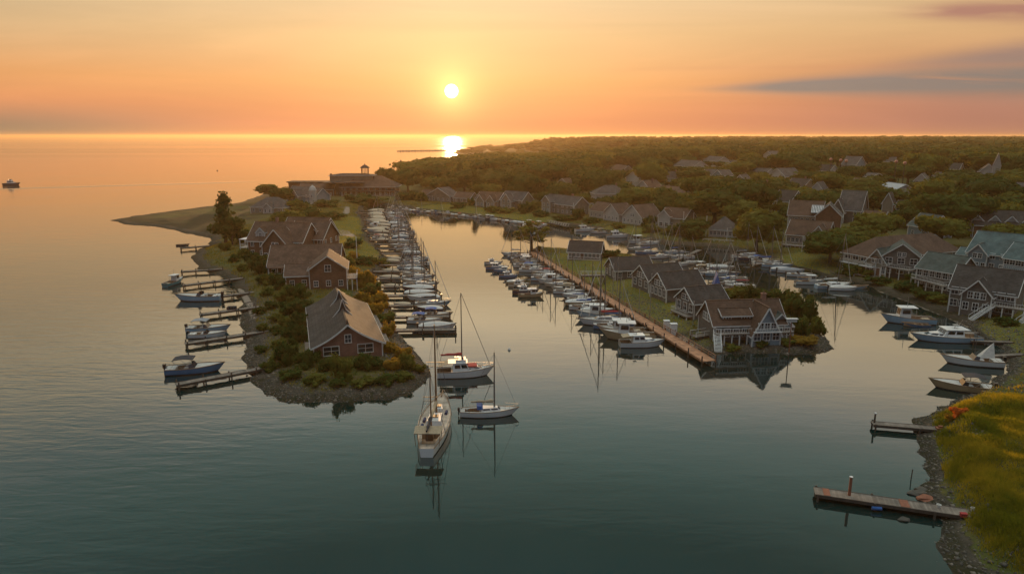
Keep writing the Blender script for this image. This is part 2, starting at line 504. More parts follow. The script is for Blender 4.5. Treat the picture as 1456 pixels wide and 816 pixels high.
class MB:
    def __init__(self):
        self.v, self.f, self.mi = [], [], []
    def add(self, verts, faces, mi=0):
        o = len(self.v)
        self.v += [tuple(p) for p in verts]
        self.f += [tuple(i + o for i in f) for f in faces]
        self.mi += [mi] * len(faces)
        return self
    def box(self, x0, x1, y0, y1, z0, z1, mi=0, M=None):
        vs = [Vector((x, y, z)) for z in (z0, z1) for y in (y0, y1) for x in (x0, x1)]
        if M is not None: vs = [M @ p for p in vs]
        return self.add(vs, [(0, 2, 3, 1), (4, 5, 7, 6), (0, 1, 5, 4), (1, 3, 7, 5), (3, 2, 6, 7), (2, 0, 4, 6)], mi)
    def bar(self, p, q, wd, ht, mi=0):
        """rectangular bar from p to q"""
        p, q = Vector(p), Vector(q)
        d = (q - p).normalized()
        up = Vector((0, 0, 1)) if abs(d.z) < .95 else Vector((0, 1, 0))
        s = d.cross(up).normalized() * wd / 2
        u = s.cross(d).normalized() * ht / 2
        vs = [p - s - u, p + s - u, p + s + u, p - s + u, q - s - u, q + s - u, q + s + u, q - s + u]
        return self.add(vs, [(0, 3, 2, 1), (4, 5, 6, 7), (0, 1, 5, 4), (1, 2, 6, 5), (2, 3, 7, 6), (3, 0, 4, 7)], mi)
    def tube(self, p, q, r0, r1=None, n=6, mi=0, cap=True):
        r1 = r0 if r1 is None else r1
        p, q = Vector(p), Vector(q)
        d = (q - p).normalized()
        s = d.orthogonal().normalized(); u = d.cross(s)
        vs = []
        for c, r in ((p, r0), (q, r1)):
            vs += [c + (s * math.cos(2 * math.pi * i / n) + u * math.sin(2 * math.pi * i / n)) * r for i in range(n)]
        fs = [(i, (i + 1) % n, n + (i + 1) % n, n + i) for i in range(n)]
        if cap: fs += [tuple(range(n - 1, -1, -1)), tuple(range(n, 2 * n))]
        return self.add(vs, fs, mi)
    def prism(self, poly, P, b0, b1, mi=0):
        """polygon (a, z) pushed along b; P maps (a, b, z) to a point"""
        n = len(poly)
        vs = [P(a, b0, z) for a, z in poly] + [P(a, b1, z) for a, z in poly]
        fs = [(i, (i + 1) % n, n + (i + 1) % n, n + i) for i in range(n)] + [tuple(range(n - 1, -1, -1)), tuple(range(n, 2 * n))]
        return self.add(vs, fs, mi)
    def lathe(self, prof, n=10, mi=0):
        vs = [(r * math.cos(2 * math.pi * i / n), r * math.sin(2 * math.pi * i / n), z) for r, z in prof for i in range(n)]
        fs = [(k * n + i, k * n + (i + 1) % n, (k + 1) * n + (i + 1) % n, (k + 1) * n + i) for k in range(len(prof) - 1) for i in range(n)]
        fs += [tuple(range(n - 1, -1, -1)), tuple((len(prof) - 1) * n + i for i in range(n))]
        return self.add(vs, fs, mi)
    def mesh(self, name, mats, smooth=False, recalc=True):
        me = bpy.data.meshes.new(name)
        me.from_pydata(self.v, [], self.f)
        for m in (mats if isinstance(mats, (list, tuple)) else [mats]): me.materials.append(m)
        me.polygons.foreach_set('material_index', self.mi)
        if recalc:
            bm = bmesh.new(); bm.from_mesh(me)
            bmesh.ops.recalc_face_normals(bm, faces=bm.faces)
            bm.to_mesh(me); bm.free()
        if smooth: me.polygons.foreach_set('use_smooth', [True] * len(me.polygons))
        me.update()
        return me
    def build(self, name, mats, parent=None, **kw):
        return link(name, self.mesh(name, mats, **kw), parent)


def link(name, data, parent=None):
    o = bpy.data.objects.new(name, data)
    COL.objects.link(o)
    if parent is not None: o.parent = parent
    return o


def np_mesh(name, verts, faces, mats, smooth=False):
    """faces: (n, k) array"""
    verts = np.asarray(verts, np.float32); faces = np.asarray(faces, np.int32)
    me = bpy.data.meshes.new(name)
    n, k = faces.shape
    me.vertices.add(len(verts)); me.vertices.foreach_set('co', verts.ravel())
    me.loops.add(n * k); me.loops.foreach_set('vertex_index', faces.ravel())
    me.polygons.add(n); me.polygons.foreach_set('loop_start', np.arange(n, dtype=np.int32) * k)
    if smooth: me.polygons.foreach_set('use_smooth', np.ones(n, bool))
    for m in (mats if isinstance(mats, (list, tuple)) else [mats]): me.materials.append(m)
    me.update(calc_edges=True)
    me.validate()
    return me


def tag(o, label=None, cat=None, group=None, kind=None):
    if label: o['label'] = label
    if cat: o['category'] = cat
    if group: o['group'] = group
    if kind: o['kind'] = kind
    return o


def empty(name, loc, rz=0.0, label=None, cat=None, group=None):
    o = link(name, None)
    o.location = loc; o.rotation_euler = (0, 0, rz)
    return tag(o, label, cat, group)


KIDS = {}


def clone(root):
    c = root.copy(); COL.objects.link(c)
    for k in ('label', 'group'):
        if k in c: del c[k]
    for ch in root.children:
        d = ch.copy(); COL.objects.link(d); d.parent = c
        for g in ch.children:
            e = g.copy(); COL.objects.link(e); e.parent = d
    return c


ORD = ['first', 'second', 'third', 'fourth', 'fifth', 'sixth', 'seventh', 'eighth', 'ninth', 'tenth', 'eleventh', 'twelfth', 'thirteenth',
       'fourteenth', 'fifteenth', 'sixteenth', 'seventeenth', 'eighteenth', 'nineteenth', 'twentieth']
ORD += ['twenty-' + s for s in ORD[:9]] + ['thirtieth'] + ['thirty-' + s for s in ORD[:9]] + ['fortieth'] + ['forty-' + s for s in ORD[:9]] + ['fiftieth'] + ['fifty-' + s for s in ORD[:9]]
LAND = []          # (phrase, x, y) landmarks for wording labels
FOOT = []          # house footprints (x, y, radius)

# ------------------------------------------------------------------ water
def water_mat(g, b, out):
    geo = g.n('ShaderNodeNewGeometry')
    pos = geo.outputs['Position']
    s = g.n('ShaderNodeSeparateXYZ'); g.put(s.inputs[0], pos)
    x, y = s.outputs[0], s.outputs[1]
    far = g.m('SQRT', g.m('ADD', g.m('MULTIPLY', x, x), g.m('MULTIPLY', y, y)))
    # open sea lies west of the spit and beyond the land: wind ripples there, near calm in the harbour
    edge = g.m('ADD', x, g.m('MULTIPLY', y, .10))
    openw = g.mr(edge, -8.0, -45.0)
    sea = g.m('MAXIMUM', openw, g.mr(y, 420.0, 620.0))
    patch = g.mr(g.noise(g.mapping(pos, (.012, .022, 1)), 1.0, 3, .6), .35, .65, .45, 1.15)
    w1 = g.noise(g.mapping(pos, (.16, .62, 1), (0, 0, R(24))), 1.0, 2, .5, .5)
    w2 = g.noise(g.mapping(pos, (.9, 2.1, 1), (0, 0, R(-18))), 1.0, 2, .5, .3)
    w3 = g.noise(g.mapping(pos, (.10, .22, 1), (0, 0, R(-10))), 1.0, 2, .5, .3)
    amp = g.m('MULTIPLY', g.m('MULTIPLY_ADD', sea, .84, .16), patch)
    hgt = g.m('ADD', g.m('MULTIPLY', w1, g.m('MULTIPLY', amp, .14)), g.m('MULTIPLY', w2, g.m('MULTIPLY_ADD', amp, .022, .004)))
    hgt = g.m('ADD', hgt, g.m('MULTIPLY', w3, .030))
    # an old wake drawn across the open sea
    wl = g.m('SUBTRACT', y, g.m('MULTIPLY_ADD', x, .515, 734.0))
    wake = g.m('MULTIPLY', g.m('POWER', 2.7183, g.m('MULTIPLY', g.m('MULTIPLY', wl, wl), -.018)), g.mr(x, -215.0, -260.0))
    hgt = g.m('ADD', hgt, g.m('MULTIPLY', wake, 1.1))
    fade = g.mr(far, 250.0, 1800.0, 1.0, .09)
    bp = g.n('ShaderNodeBump'); bp.inputs['Distance'].default_value = 1.0
    g.put(bp.inputs['Strength'], g.m('MULTIPLY', fade, .50)); g.put(bp.inputs['Height'], hgt)
    g.put(b.inputs['Normal'], bp.outputs[0])
    bands = g.mr(g.noise(g.mapping(pos, (.00035, .0030, 1), (0, 0, R(4))), 1.0, 4, .6, .5), .38, .62, 0, 1)
    rough = g.m('ADD', g.mr(far, 120.0, 1500.0, .03, .075), g.m('MULTIPLY', g.m('MULTIPLY', bands, g.mr(far, 800.0, 3000.0)), .09))
    g.put(b.inputs['Roughness'], rough)
    tint = g.mr(g.noise(g.mapping(pos, (.02, .03, 1)), 1.0, 3), .3, .7, .85, 1.15)
    g.put(b.inputs['Base Color'], g.vm('SCALE', (.006, .022, .020), scale=tint))
    b.inputs['IOR'].default_value = 2.05
    b.inputs['Specular IOR Level'].default_value = .5


WATER = mat('sea_water', water_mat)
S_ = 30000
mb = MB(); mb.add([(-S_, -600, 0), (S_, -600, 0), (S_, S_, 0), (-S_, S_, 0)], [(0, 1, 2, 3)])
tag(mb.build('water', WATER), kind='structure')

# ------------------------------------------------------------------ terrain: one fan of ground, finer near the camera
LAWNS = [[(434, 326), (452, 307), (512, 306), (519, 328), (498, 331), (470, 334)],
         [(482, 334), (513, 333), (543, 352), (538, 366), (492, 370), (468, 347)],
         [(762, 358), (800, 357), (870, 365), (930, 382), (965, 430), (985, 462), (950, 470), (900, 440), (840, 402)],
         [(970, 470), (1012, 460), (1010, 480), (985, 484)],
         [(1090, 362), (1150, 356), (1180, 375), (1190, 393), (1140, 380), (1095, 370)],
         [(1372, 455), (1456, 440), (1470, 500), (1420, 486)],
         [(800, 322), (880, 318), (930, 325), (915, 337), (860, 330)],
         [(560, 291), (640, 290), (780, 305), (800, 318), (690, 306), (600, 296)]]
PATHS = [[(487, 302), (491, 293), (497, 293), (497, 301), (493, 303)],
         [(480, 332), (484, 324), (494, 325), (506, 333), (500, 335)],
         [(335, 400), (345, 402), (362, 425), (366, 445), (356, 446), (349, 425)],
         [(958, 470), (972, 466), (992, 482), (1000, 492), (1010, 508), (985, 497)],
         [(1000, 268), (1012, 240), (1024, 232), (1028, 236), (1018, 256), (1016, 270)],
         [(1236, 398), (1300, 420), (1380, 452), (1376, 458), (1290, 426)]]
NR, NC = 560, 560
rr = 26.0 * (6500.0 / 26.0) ** (np.arange(NR) / (NR - 1))
aa = np.radians(np.linspace(-44, 46, NC))
gx = (rr[:, None] * np.sin(aa)[None]).ravel(); gy = (rr[:, None] * np.cos(aa)[None]).ravel()
gd = shore(gx, gy)
gzv = height(gx, gy, gd)
idx = np.arange(NR * NC).reshape(NR, NC)
quads = np.stack([idx[:-1, :-1], idx[:-1, 1:], idx[1:, 1:], idx[1:, :-1]], -1).reshape(-1, 4)
keep = (gd[quads].max(1) > -9.0)
quads = quads[keep]
used = np.unique(quads); remap = -np.ones(NR * NC, int); remap[used] = np.arange(len(used))
marsh = sstep(-112, -128, gx[used]) * sstep(262, 285, gy[used]) * (1 - .75 * sstep(8, 22, gd[used]) * sstep(.45, .6, vnoise(gx[used] / 14, gy[used] / 9, 61)))
lawn = np.zeros(len(used)); path = np.zeros(len(used))
near = np.hypot(gx[used], gy[used]) < 900
for L in LAWNS: lawn[near] = np.maximum(lawn[near], sstep(-1.0, 2.5, in_px(gx[used][near], gy[used][near], L)))
for L in PATHS: path[near] = np.maximum(path[near], sstep(-.5, .5, in_px(gx[used][near], gy[used][near], L)))
TER = np_mesh('terrain', np.stack([gx, gy, gzv], 1)[used], remap[quads][:, ::-1], [], True)
for nm, arr in (('shore_distance', gd[used] + 4.5 * sstep(30, 38, gx[used]) * sstep(128, 112, gy[used]) * sstep(1.0, 3.0, gd[used])), ('lawn', lawn), ('path', path), ('marsh', marsh)):
    at_ = TER.attributes.new(nm, 'FLOAT', 'POINT'); at_.data.foreach_set('value', arr.astype(np.float32))


def terrain_mat(g, b, out):
    geo = g.n('ShaderNodeNewGeometry'); pos = geo.outputs['Position']
    at1 = lambda nm: g.n('ShaderNodeAttribute', attribute_name=nm).outputs['Fac']
    d, lw, pt = at1('shore_distance'), at1('lawn'), at1('path')
    n1 = g.noise(pos, .12, 4, .6); n2 = g.noise(pos, .7, 4, .65); n3 = g.noise(pos, 3.5, 3, .6)
    vo = g.n('ShaderNodeTexVoronoi'); g.put(vo.inputs['Vector'], pos); vo.inputs['Scale'].default_value = 2.2
    peb = g.mix(vo.outputs['Color'], (.040, .036, .027, 1), (.115, .098, .074, 1))
    peb = g.mix(g.mr(n1, .35, .7, 0, .6), peb, (.050, .042, .028, 1))
    wet = g.mr(d, -1.0, 3.0, .35, 1.0)
    peb = g.vm('SCALE', peb, scale=wet)
    weed = g.mix(g.mr(n2, .4, .62), peb, (.030, .030, .012, 1))
    beach = g.mix(g.mr(g.m('ADD', d, g.m('MULTIPLY', n1, 5.0)), 4.0, 6.5), weed, peb)
    rough_g = g.mix(g.mr(n2, .3, .7, 0, 1, False), (.058, .060, .017, 1), (.130, .102, .034, 1))
    rough_g = g.mix(g.mr(n1, .4, .65), rough_g, (.080, .092, .022, 1))
    lawn_c = g.mix(g.mr(n3, .3, .7, 0, 1, False), (.085, .110, .026, 1), (.130, .145, .036, 1))
    lawn_c = g.mix(g.mr(n1, .35, .7, 0, .8), lawn_c, (.18, .15, .045, 1))
    ground = g.mix(g.m('MINIMUM', g.m('MULTIPLY', lw, g.mr(n2, .2, .45, .6, 1.0)), 1.0), rough_g, lawn_c)
    ground = g.mix(g.m('MULTIPLY', at1('marsh'), .9), ground, g.mix(g.mr(n3, .3, .7), (.020, .019, .009, 1), (.042, .036, .016, 1)))
    path_c = g.mix(g.mr(n3, .3, .7), (.24, .19, .15, 1), (.34, .275, .22, 1))
    ground = g.mix(pt, ground, path_c)
    edge = g.mr(g.m('ADD', d, g.m('MULTIPLY', g.m('SUBTRACT', n2, .5), 5.0)), 3.0, 4.8)
    edge = g.m('MAXIMUM', edge, g.m('MULTIPLY', lw, g.mr(d, 1.0, 2.0)))
    edge = g.m('MAXIMUM', edge, g.mr(pt, .5, .8))
    g.put(b.inputs['Base Color'], g.mix(edge, beach, ground))
    b.inputs['Roughness'].default_value = .92
    b.inputs['Specular IOR Level'].default_value = .2
    bp = g.n('ShaderNodeBump'); bp.inputs['Strength'].default_value = .9; bp.inputs['Distance'].default_value = .22
    h1 = g.m('MULTIPLY', vo.outputs['Distance'], -.6)
    h2 = g.m('ADD', g.m('MULTIPLY', n3, .6), n2)
    g.put(bp.inputs['Height'], g.m('ADD', g.m('MULTIPLY', h1, g.m('SUBTRACT', 1.0, edge)), g.m('MULTIPLY', h2, edge)))
    g.put(b.inputs['Normal'], bp.outputs[0])


TER.materials.append(mat('ground_surface', terrain_mat))
tag(link('terrain', TER), kind='structure')

# ------------------------------------------------------------------ haze
mb = MB(); mb.box(-30500, 30500, -900, 30500, -4.5, 54)


def haze_mat():
    m = bpy.data.materials.new('haze_air'); m.use_nodes = True
    t = m.node_tree
    for nd in list(t.nodes): t.nodes.remove(nd)
    o = t.nodes.new('ShaderNodeOutputMaterial')
    v = t.nodes.new('ShaderNodeVolumePrincipled')
    v.inputs['Color'].default_value = (1.0, .70, .40, 1)
    v.inputs['Density'].default_value = HAZE_DENSITY
    v.inputs['Anisotropy'].default_value = .54
    t.links.new(v.outputs[0], o.inputs['Volume'])
    return m


HAZE_DENSITY = 1.05e-4
HAZE = haze_mat()
tag(mb.build('haze', HAZE), kind='stuff')

# ------------------------------------------------------------------ scattered ground cover
def fan_points(n, a0, a1, d0, d1):
    a = np.radians(RNG.uniform(a0, a1, n)); D = np.sqrt(RNG.uniform(d0 ** 2, d1 ** 2, n))
    return D * np.sin(a), D * np.cos(a)


def blades(x, y, z, hgt, wid, lean=.35):
    n = len(x)
    a = RNG.uniform(0, 2 * np.pi, n); ln = RNG.uniform(.1, lean + .1, n) * hgt; la = RNG.uniform(0, 2 * np.pi, n)
    bx, by = np.cos(a) * wid / 2, np.sin(a) * wid / 2
    V = np.empty((n, 3, 3))
    V[:, 0] = np.stack([x - bx, y - by, z - .05], 1); V[:, 1] = np.stack([x + bx, y + by, z - .05], 1)
    V[:, 2] = np.stack([x + np.cos(la) * ln, y + np.sin(la) * ln, z + hgt], 1)
    return V.reshape(-1, 3), np.arange(n * 3).reshape(n, 3)


gxs, gys = fan_points(330000, 24, 46, 48, 118)
gds = shore(gxs, gys)
k = (gds > 2.0) & (RNG.random(len(gds)) < sstep(1.8, 4.2, gds + 2.5 * (vnoise(gxs / 4, gys / 4, 26) - .5)) * (.35 + .65 * sstep(.3, .6, vnoise(gxs / 2.2, gys / 2.2, 21))))
gxs, gys, gds = gxs[k], gys[k], gds[k]
gh = (.22 + .5 * vnoise(gxs / 3.0, gys / 3.0, 22)) * RNG.uniform(.6, 1.3, len(gxs))
V, F = blades(gxs, gys, height(gxs, gys, gds), gh * 1.25, .10, .7)
tag(link('dune_grass', np_mesh('dune_grass', V, F, GRASSM)), 'golden green dune grass covering the mounds behind the stony beach', 'grass', kind='stuff')
gxs, gys = fan_points(800000, -33, 46, 105, 420)
gds = shore(gxs, gys)
k = (gds > 3.2) & (gds < 60) & ~((gxs < -116) & (gys > 266)) & (RNG.random(len(gds)) < .25 + .75 * sstep(.35, .6, vnoise(gxs / 3, gys / 3, 23)))
gxs, gys, gds = gxs[k], gys[k], gds[k]
lw = np.zeros(len(gxs))
for L in LAWNS + PATHS: lw = np.maximum(lw, sstep(-.5, .5, in_px(gxs, gys, L)))
k = RNG.random(len(gxs)) > lw * .97
gxs, gys, gds = gxs[k], gys[k], gds[k]
V, F = blades(gxs, gys, height(gxs, gys, gds), RNG.uniform(.15, .5, len(gxs)), .22, .8)
tag(link('rough_grass', np_mesh('rough_grass', V, F, GRASSG)), 'rough olive grass growing on the banks round the harbour', 'grass', kind='stuff')


lx, ly = fan_points(700000, -22, 46, 100, 400)
lw = np.zeros(len(lx))
for L in LAWNS: lw = np.maximum(lw, sstep(-.5, 2.0, in_px(lx, ly, L)))
k = (RNG.random(len(lx)) < lw * .9)
lx, ly = lx[k], ly[k]
lds = shore(lx, ly); k = lds > 1.5; lx, ly, lds = lx[k], ly[k], lds[k]
LAWNM = leafm('short_lawn_blade', (.15, .18, .028, 1), (.32, .28, .05, 1), .55)
V, F = blades(lx, ly, height(lx, ly, lds), RNG.uniform(.10, .26, len(lx)), .22, .8)
tag(link('lawn_grass', np_mesh('lawn_grass', V, F, LAWNM)), 'short sunlit lawn grass between the houses and the water', 'grass', kind='stuff')


def stones(x, y, z, r):
    n = len(x)
    T = np.array([(1, 0, 0), (0, 1, 0), (-1, 0, 0), (0, -1, 0), (0, 0, .7), (0, 0, -.7)], float)
    T2 = T[None] * r[:, None, None] * RNG.uniform(.55, 1.3, (n, 6, 1))
    a = RNG.uniform(0, 6.28, n); c, s = np.cos(a)[:, None], np.sin(a)[:, None]
    X = T2[..., 0] * c - T2[..., 1] * s + x[:, None]; Y = T2[..., 0] * s + T2[..., 1] * c + y[:, None]
    V = np.stack([X, Y, T2[..., 2] + z[:, None]], -1).reshape(-1, 3)
    f = np.array([(0, 1, 4), (1, 2, 4), (2, 3, 4), (3, 0, 4), (1, 0, 5), (2, 1, 5), (3, 2, 5), (0, 3, 5)])
    F = (f[None] + (np.arange(n) * 6)[:, None, None]).reshape(-1, 3)
    return V, F


sxs, sys_ = fan_points(240000, -25, 46, 45, 175)
sds = shore(sxs, sys_)
k = (sds > -2.2) & (sds < 7.5) & (RNG.random(len(sds)) < np.where(sds < 0, .35, 1.0) * (.35 + .65 * vnoise(sxs / 2, sys_ / 2, 31)))
sxs, sys_, sds = sxs[k], sys_[k], sds[k]
szs = height(sxs, sys_, sds)
rad = np.minimum(RNG.lognormal(-2.15, .45, len(sxs)), .4)
V, F = stones(sxs, sys_, np.maximum(szs, -.12 - rad * .2), rad)
pale = RNG.random(len(sxs)) < .25
me = np_mesh('beach_stones', V, F, [STONE, STONEP])
me.polygons.foreach_set('material_index', np.repeat(pale.astype(np.int32), 8))
tag(link('beach_stones', me), 'dark and pale stones strewn along the waterline', 'stones', kind='stuff')
# a few stones big enough to point at, by the plank pier
for (px, py, r, lab) in ((1305, 702, .75, 'dark flat rock in the shallows beside the long plank pier'), (1312, 697, .6, 'small dark rock behind the flat one near the long plank pier'),
                         (1316, 709, .7, 'rust coloured rock touching the side of the long plank pier'), (1286, 739, .45, 'lone dark rock in the water off the pebble beach')):
    bm = bmesh.new(); bmesh.ops.create_icosphere(bm, subdivisions=3, radius=1)
    for vv in bm.verts:
        k1 = float(vnoise(vv.co.x * 1.7 + px, vv.co.y * 1.7 + vv.co.z, 41)); vv.co *= .7 + .55 * k1
        vv.co = Vector((vv.co.x * r * 1.5, vv.co.y * r, vv.co.z * r * .45))
    me = bpy.data.meshes.new('rock'); bm.to_mesh(me); bm.free(); me.materials.append(RUSTPILE if 'rust' in lab else STONE)
    o = link('rock', me); p = at(px, py); o.location = (p[0], p[1], .06); tag(o, lab, 'rock', 'rocks by the plank pier')

# ------------------------------------------------------------------ houses
WCACHE = {}


def window(parent, M, wd, ht, mull=1, trans=1, frame=None, deep=True):
    """a window standing proud of the wall at matrix M (x along the wall, -y outwards); pane is a sub-part"""
    key = (round(wd, 2), round(ht, 2), mull, trans, (frame or TRIM).name, deep)
    if key not in WCACHE:
        mb = MB(); t = .11
        mb.box(-wd / 2 - t, wd / 2 + t, -.09, .02, ht, ht + t); mb.box(-wd / 2 - t * 1.3, wd / 2 + t * 1.3, -.13, .02, -t, 0)
        mb.box(-wd / 2 - t, -wd / 2, -.088, .02, 0, ht); mb.box(wd / 2, wd / 2 + t, -.088, .02, 0, ht)
        for i in range(mull): xx = -wd / 2 + wd * (i + 1) / (mull + 1); mb.box(xx - .035, xx + .035, -.06, .02, 0, ht)
        for i in range(trans): zz = ht * (i + 1) / (trans + 1); mb.box(-wd / 2, wd / 2, -.055, .02, zz - .03, zz + .03)
        p = MB(); p.box(-wd / 2, wd / 2, -.03, .015, 0, ht)
        if not deep: mb.box(-wd / 2, wd / 2, -.03, .015, 0, ht, 1)
        WCACHE[key] = (mb.mesh('window', [frame or TRIM, GLASS]), p.mesh('pane', GLASS))
    a, b = WCACHE[key]
    o = link('window', a, parent); o.matrix_local = M
    if deep: link('pane', b, o)
    return o


def wing(root, wd, d, h, rise, ridge='x', ox=0, oy=0, oz=0, rot=0, wall=WALL_SH, roof=ROOF_GR, trim=TRIM, hip=False, flare=0.0, ov=.45,
         win=None, gwin=None, corner=True, found=1.6, deep=True, wsize=(1.0, 1.35), rowh=2.7, door=None):
    M = Matrix.Translation((ox, oy, oz)) @ Matrix.Rotation(rot, 4, 'Z')
    half, ln = (wd / 2, d) if ridge == 'y' else (d / 2, wd)
    if ridge == 'y': P = lambda a, b, z: M @ Vector((a, b, z))
    else: P = lambda a, b, z: M @ Vector((b - wd / 2, d / 2 + a, z))
    def prof(s):                                   # height of the roof at fraction s from eave (0) to ridge (1)
        return s if not flare else s * (1 - flare) + flare * s ** 2.4
    NS = 7 if flare else 1
    mb = MB()
    if hip:
        mb.prism([(-half, -found), (half, -found), (half, h), (-half, h)], P, 0, ln)
    else:
        up = [(half * (1 - i / NS), h + rise * prof(i / NS)) for i in range(NS + 1)]
        poly = [(-half, -found), (half, -found)] + up + [(-a, z) for a, z in reversed(up[:-1])]
        mb.prism(poly, P, 0, ln)
    mb.build('wall', wall, root)
    rb = MB(); th = .2
    if hip:
        o = ov; e = h - o * rise / half * .5
        def ring(o, z): return [P(-half - o, -o, z), P(half + o, -o, z), P(half + o, ln + o, z), P(-half - o, ln + o, z)]
        rl = min(half, ln / 2 - .05)
        vs = ring(o, e) + ring(o, e + th) + [P(0, rl, h + rise + th), P(0, ln - rl, h + rise + th)]
        rb.add(vs, [(3, 2, 1, 0), (0, 1, 5, 4), (1, 2, 6, 5), (2, 3, 7, 6), (3, 0, 4, 7), (4, 5, 8), (6, 7, 9), (5, 6, 9, 8), (7, 4, 8, 9)])
    else:
        pts = []
        s0 = -ov / half
        for i in range(NS + 1):
            s = s0 + (1 - s0) * i / NS
            pts.append((half * (1 - s), h + rise * (prof(s) if s > 0 else s * (1 - flare))))
        for sg in (1, -1):
            poly = [(sg * a, z + .02) for a, z in pts] + [(sg * a, z + th + .02) for a, z in reversed(pts)]
            if sg == -1: poly = [(a + .001, z) if abs(a) < 1e-6 else (a, z) for a, z in poly]
            rb.prism(poly, P, -ov, ln + ov)
        rb.bar(P(0, -ov, h + rise + th + .03), P(0, ln + ov, h + rise + th + .03), .3, .08)
    rf = rb.build('roof', roof, root)
    tb = MB()
    if hip:
        o = ov + .03; c = ring(o, e + .06)
        for i in range(4): tb.bar(c[i], c[(i + 1) % 4], .06, .22)
    else:
        for b in (-ov - .04, ln + ov + .04):
            for sg in (1, -1):
                for (a0, z0), (a1, z1) in zip(pts[:-1], pts[1:]):
                    tb.bar(P(sg * a0, b, z0 + .05), P(sg * a1, b, z1 + .05), .07, .26)
        for sg in (1, -1):
            tb.bar(P(sg * (pts[0][0] + .03), -ov, pts[0][1] + .08), P(sg * (pts[0][0] + .03), ln + ov, pts[0][1] + .08), .06, .22)
    if corner:
        for sa in (-half, half):
            for sb in (0, ln):
                tb.bar(P(sa * 1.003, sb + (.003 if sb else -.003), -found), P(sa * 1.003, sb + (.003 if sb else -.003), h - .06), .2, .2)
    tb.build('trim', trim, root)
    # windows
    faces = {'f': (M, wd), 'b': (M @ Matrix.Translation((0, d, 0)) @ Matrix.Rotation(math.pi, 4, 'Z'), wd),
             'l': (M @ Matrix.Translation((-wd / 2, d / 2, 0)) @ Matrix.Rotation(-math.pi / 2, 4, 'Z'), d),
             'r': (M @ Matrix.Translation((wd / 2, d / 2, 0)) @ Matrix.Rotation(math.pi / 2, 4, 'Z'), d)}
    for fk, spec in (win or {}).items():
        n, rows = spec[0], spec[1]
        ww, hh = spec[2:4] if len(spec) > 2 else wsize
        FM, fw = faces[fk]
        for r_ in range(rows):
            for i in range(n):
                if door and door[0] == fk and r_ == 0 and i == door[1]: continue
                xx = -fw / 2 + fw * (i + .5) / n
                window(root, FM @ Matrix.Translation((xx, -.004, .85 + r_ * rowh)), ww, hh, 1, 1, deep=deep)
    for fk in (gwin or {}):
        n, z0, ww, hh = gwin[fk]
        FM, fw = faces[fk]
        for i in range(n):
            window(root, FM @ Matrix.Translation(((i - (n - 1) / 2) * (ww + .3), -.004, z0)), ww, hh, 1, 1, deep=deep)
    if door:
        FM, fw = faces[door[0]]
        n = (win or {}).get(door[0], (1, 1))[0]
        xx = -fw / 2 + fw * (door[1] + .5) / n
        mb = MB(); mb.box(-.5, .5, -.06, .015, 0, 2.1); mb.box(-.62, -.5, -.09, .015, 0, 2.1, 1); mb.box(.5, .62, -.09, .015, 0, 2.1, 1); mb.box(-.62, .62, -.09, .015, 2.1, 2.25, 1)
        dd = mb.build('door', [WALL_BR, trim], root); dd.matrix_local = FM @ Matrix.Translation((xx, -.004, .05))
        mb = MB(); mb.tube((.38, -.11, 1.0), (.38, -.06, 1.0), .04); mb.build('handle', ALU, dd)
    return rf


def chimney(rf, x, y, z0, z1, s=.8):
    mb = MB(); mb.box(x - s / 2, x + s / 2, y - s / 2, y + s / 2, z0, z1); mb.box(x - s / 2 - .1, x + s / 2 + .1, y - s / 2 - .1, y + s / 2 + .1, z1, z1 + .15)
    mb.box(x - s / 5, x + s / 5, y - s / 5, y + s / 5, z1 + .15, z1 + .5, 1)
    mb.build('chimney', [CHIM, ROOF_RD], rf)


def dormer(root, x, y, z, wd, d, h, rise, wall=WALL_WH, roof=ROOF_GR, n=1, rot=0):
    wing(root, wd, d, h, rise, 'y', x, y, z, rot, wall, roof, found=.2, ov=.2, gwin={'f': (n, .25, min(.9, wd / n * .6), h * .75)}, corner=True)


def porch(root, x0, x1, y0, y1, z, zr=0.0, posts=4, roof=None, rail=True, ground=-1.5, top=2.6, wall=WHITE):
    """deck with posts and railing, optionally roofed; y0 is the open front"""
    mb = MB(); mb.box(x0, x1, y0, y1, z - .2, z); mb.build('porch_deck', PIERW, root)
    for i in range(posts):
        xx = x0 + .1 + (x1 - x0 - .2) * i / max(posts - 1, 1)
        m2 = MB(); m2.box(xx - .09, xx + .09, y0 + .02, y0 + .2, ground, z - .2)
        if roof: m2.box(xx - .08, xx + .08, y0 + .03, y0 + .19, z, z + top)
        m2.build('porch_post', wall, root)
    if rail:
        m2 = MB()
        for zz in (.15, 1.0): m2.bar((x0, y0 + .1, z + zz), (x1, y0 + .1, z + zz), .07, .07)
        for xx in (x0 + .04, x1 - .04):
            for zz in (.15, 1.0): m2.bar((xx, y0 + .1, z + zz), (xx, y1, z + zz), .06, .06)
        nb = max(2, int((x1 - x0) / .45))
        for i in range(nb + 1): xx = x0 + (x1 - x0) * i / nb; m2.bar((xx, y0 + .1, z + .15), (xx, y0 + .1, z + 1.0), .045, .045)
        m2.build('railing', wall, root)
    if roof:
        m2 = MB(); m2.add([(x0 - .3, y0 - .3, z + top), (x1 + .3, y0 - .3, z + top), (x1 + .3, y1, z + top + zr), (x0 - .3, y1, z + top + zr),
                           (x0 - .3, y0 - .3, z + top + .16), (x1 + .3, y0 - .3, z + top + .16), (x1 + .3, y1, z + top + zr + .16), (x0 - .3, y1, z + top + zr + .16)],
                          [(3, 2, 1, 0), (4, 5, 6, 7), (0, 1, 5, 4), (1, 2, 6, 5), (2, 3, 7, 6), (3, 0, 4, 7)])
        m2.build('porch_roof', roof, root)


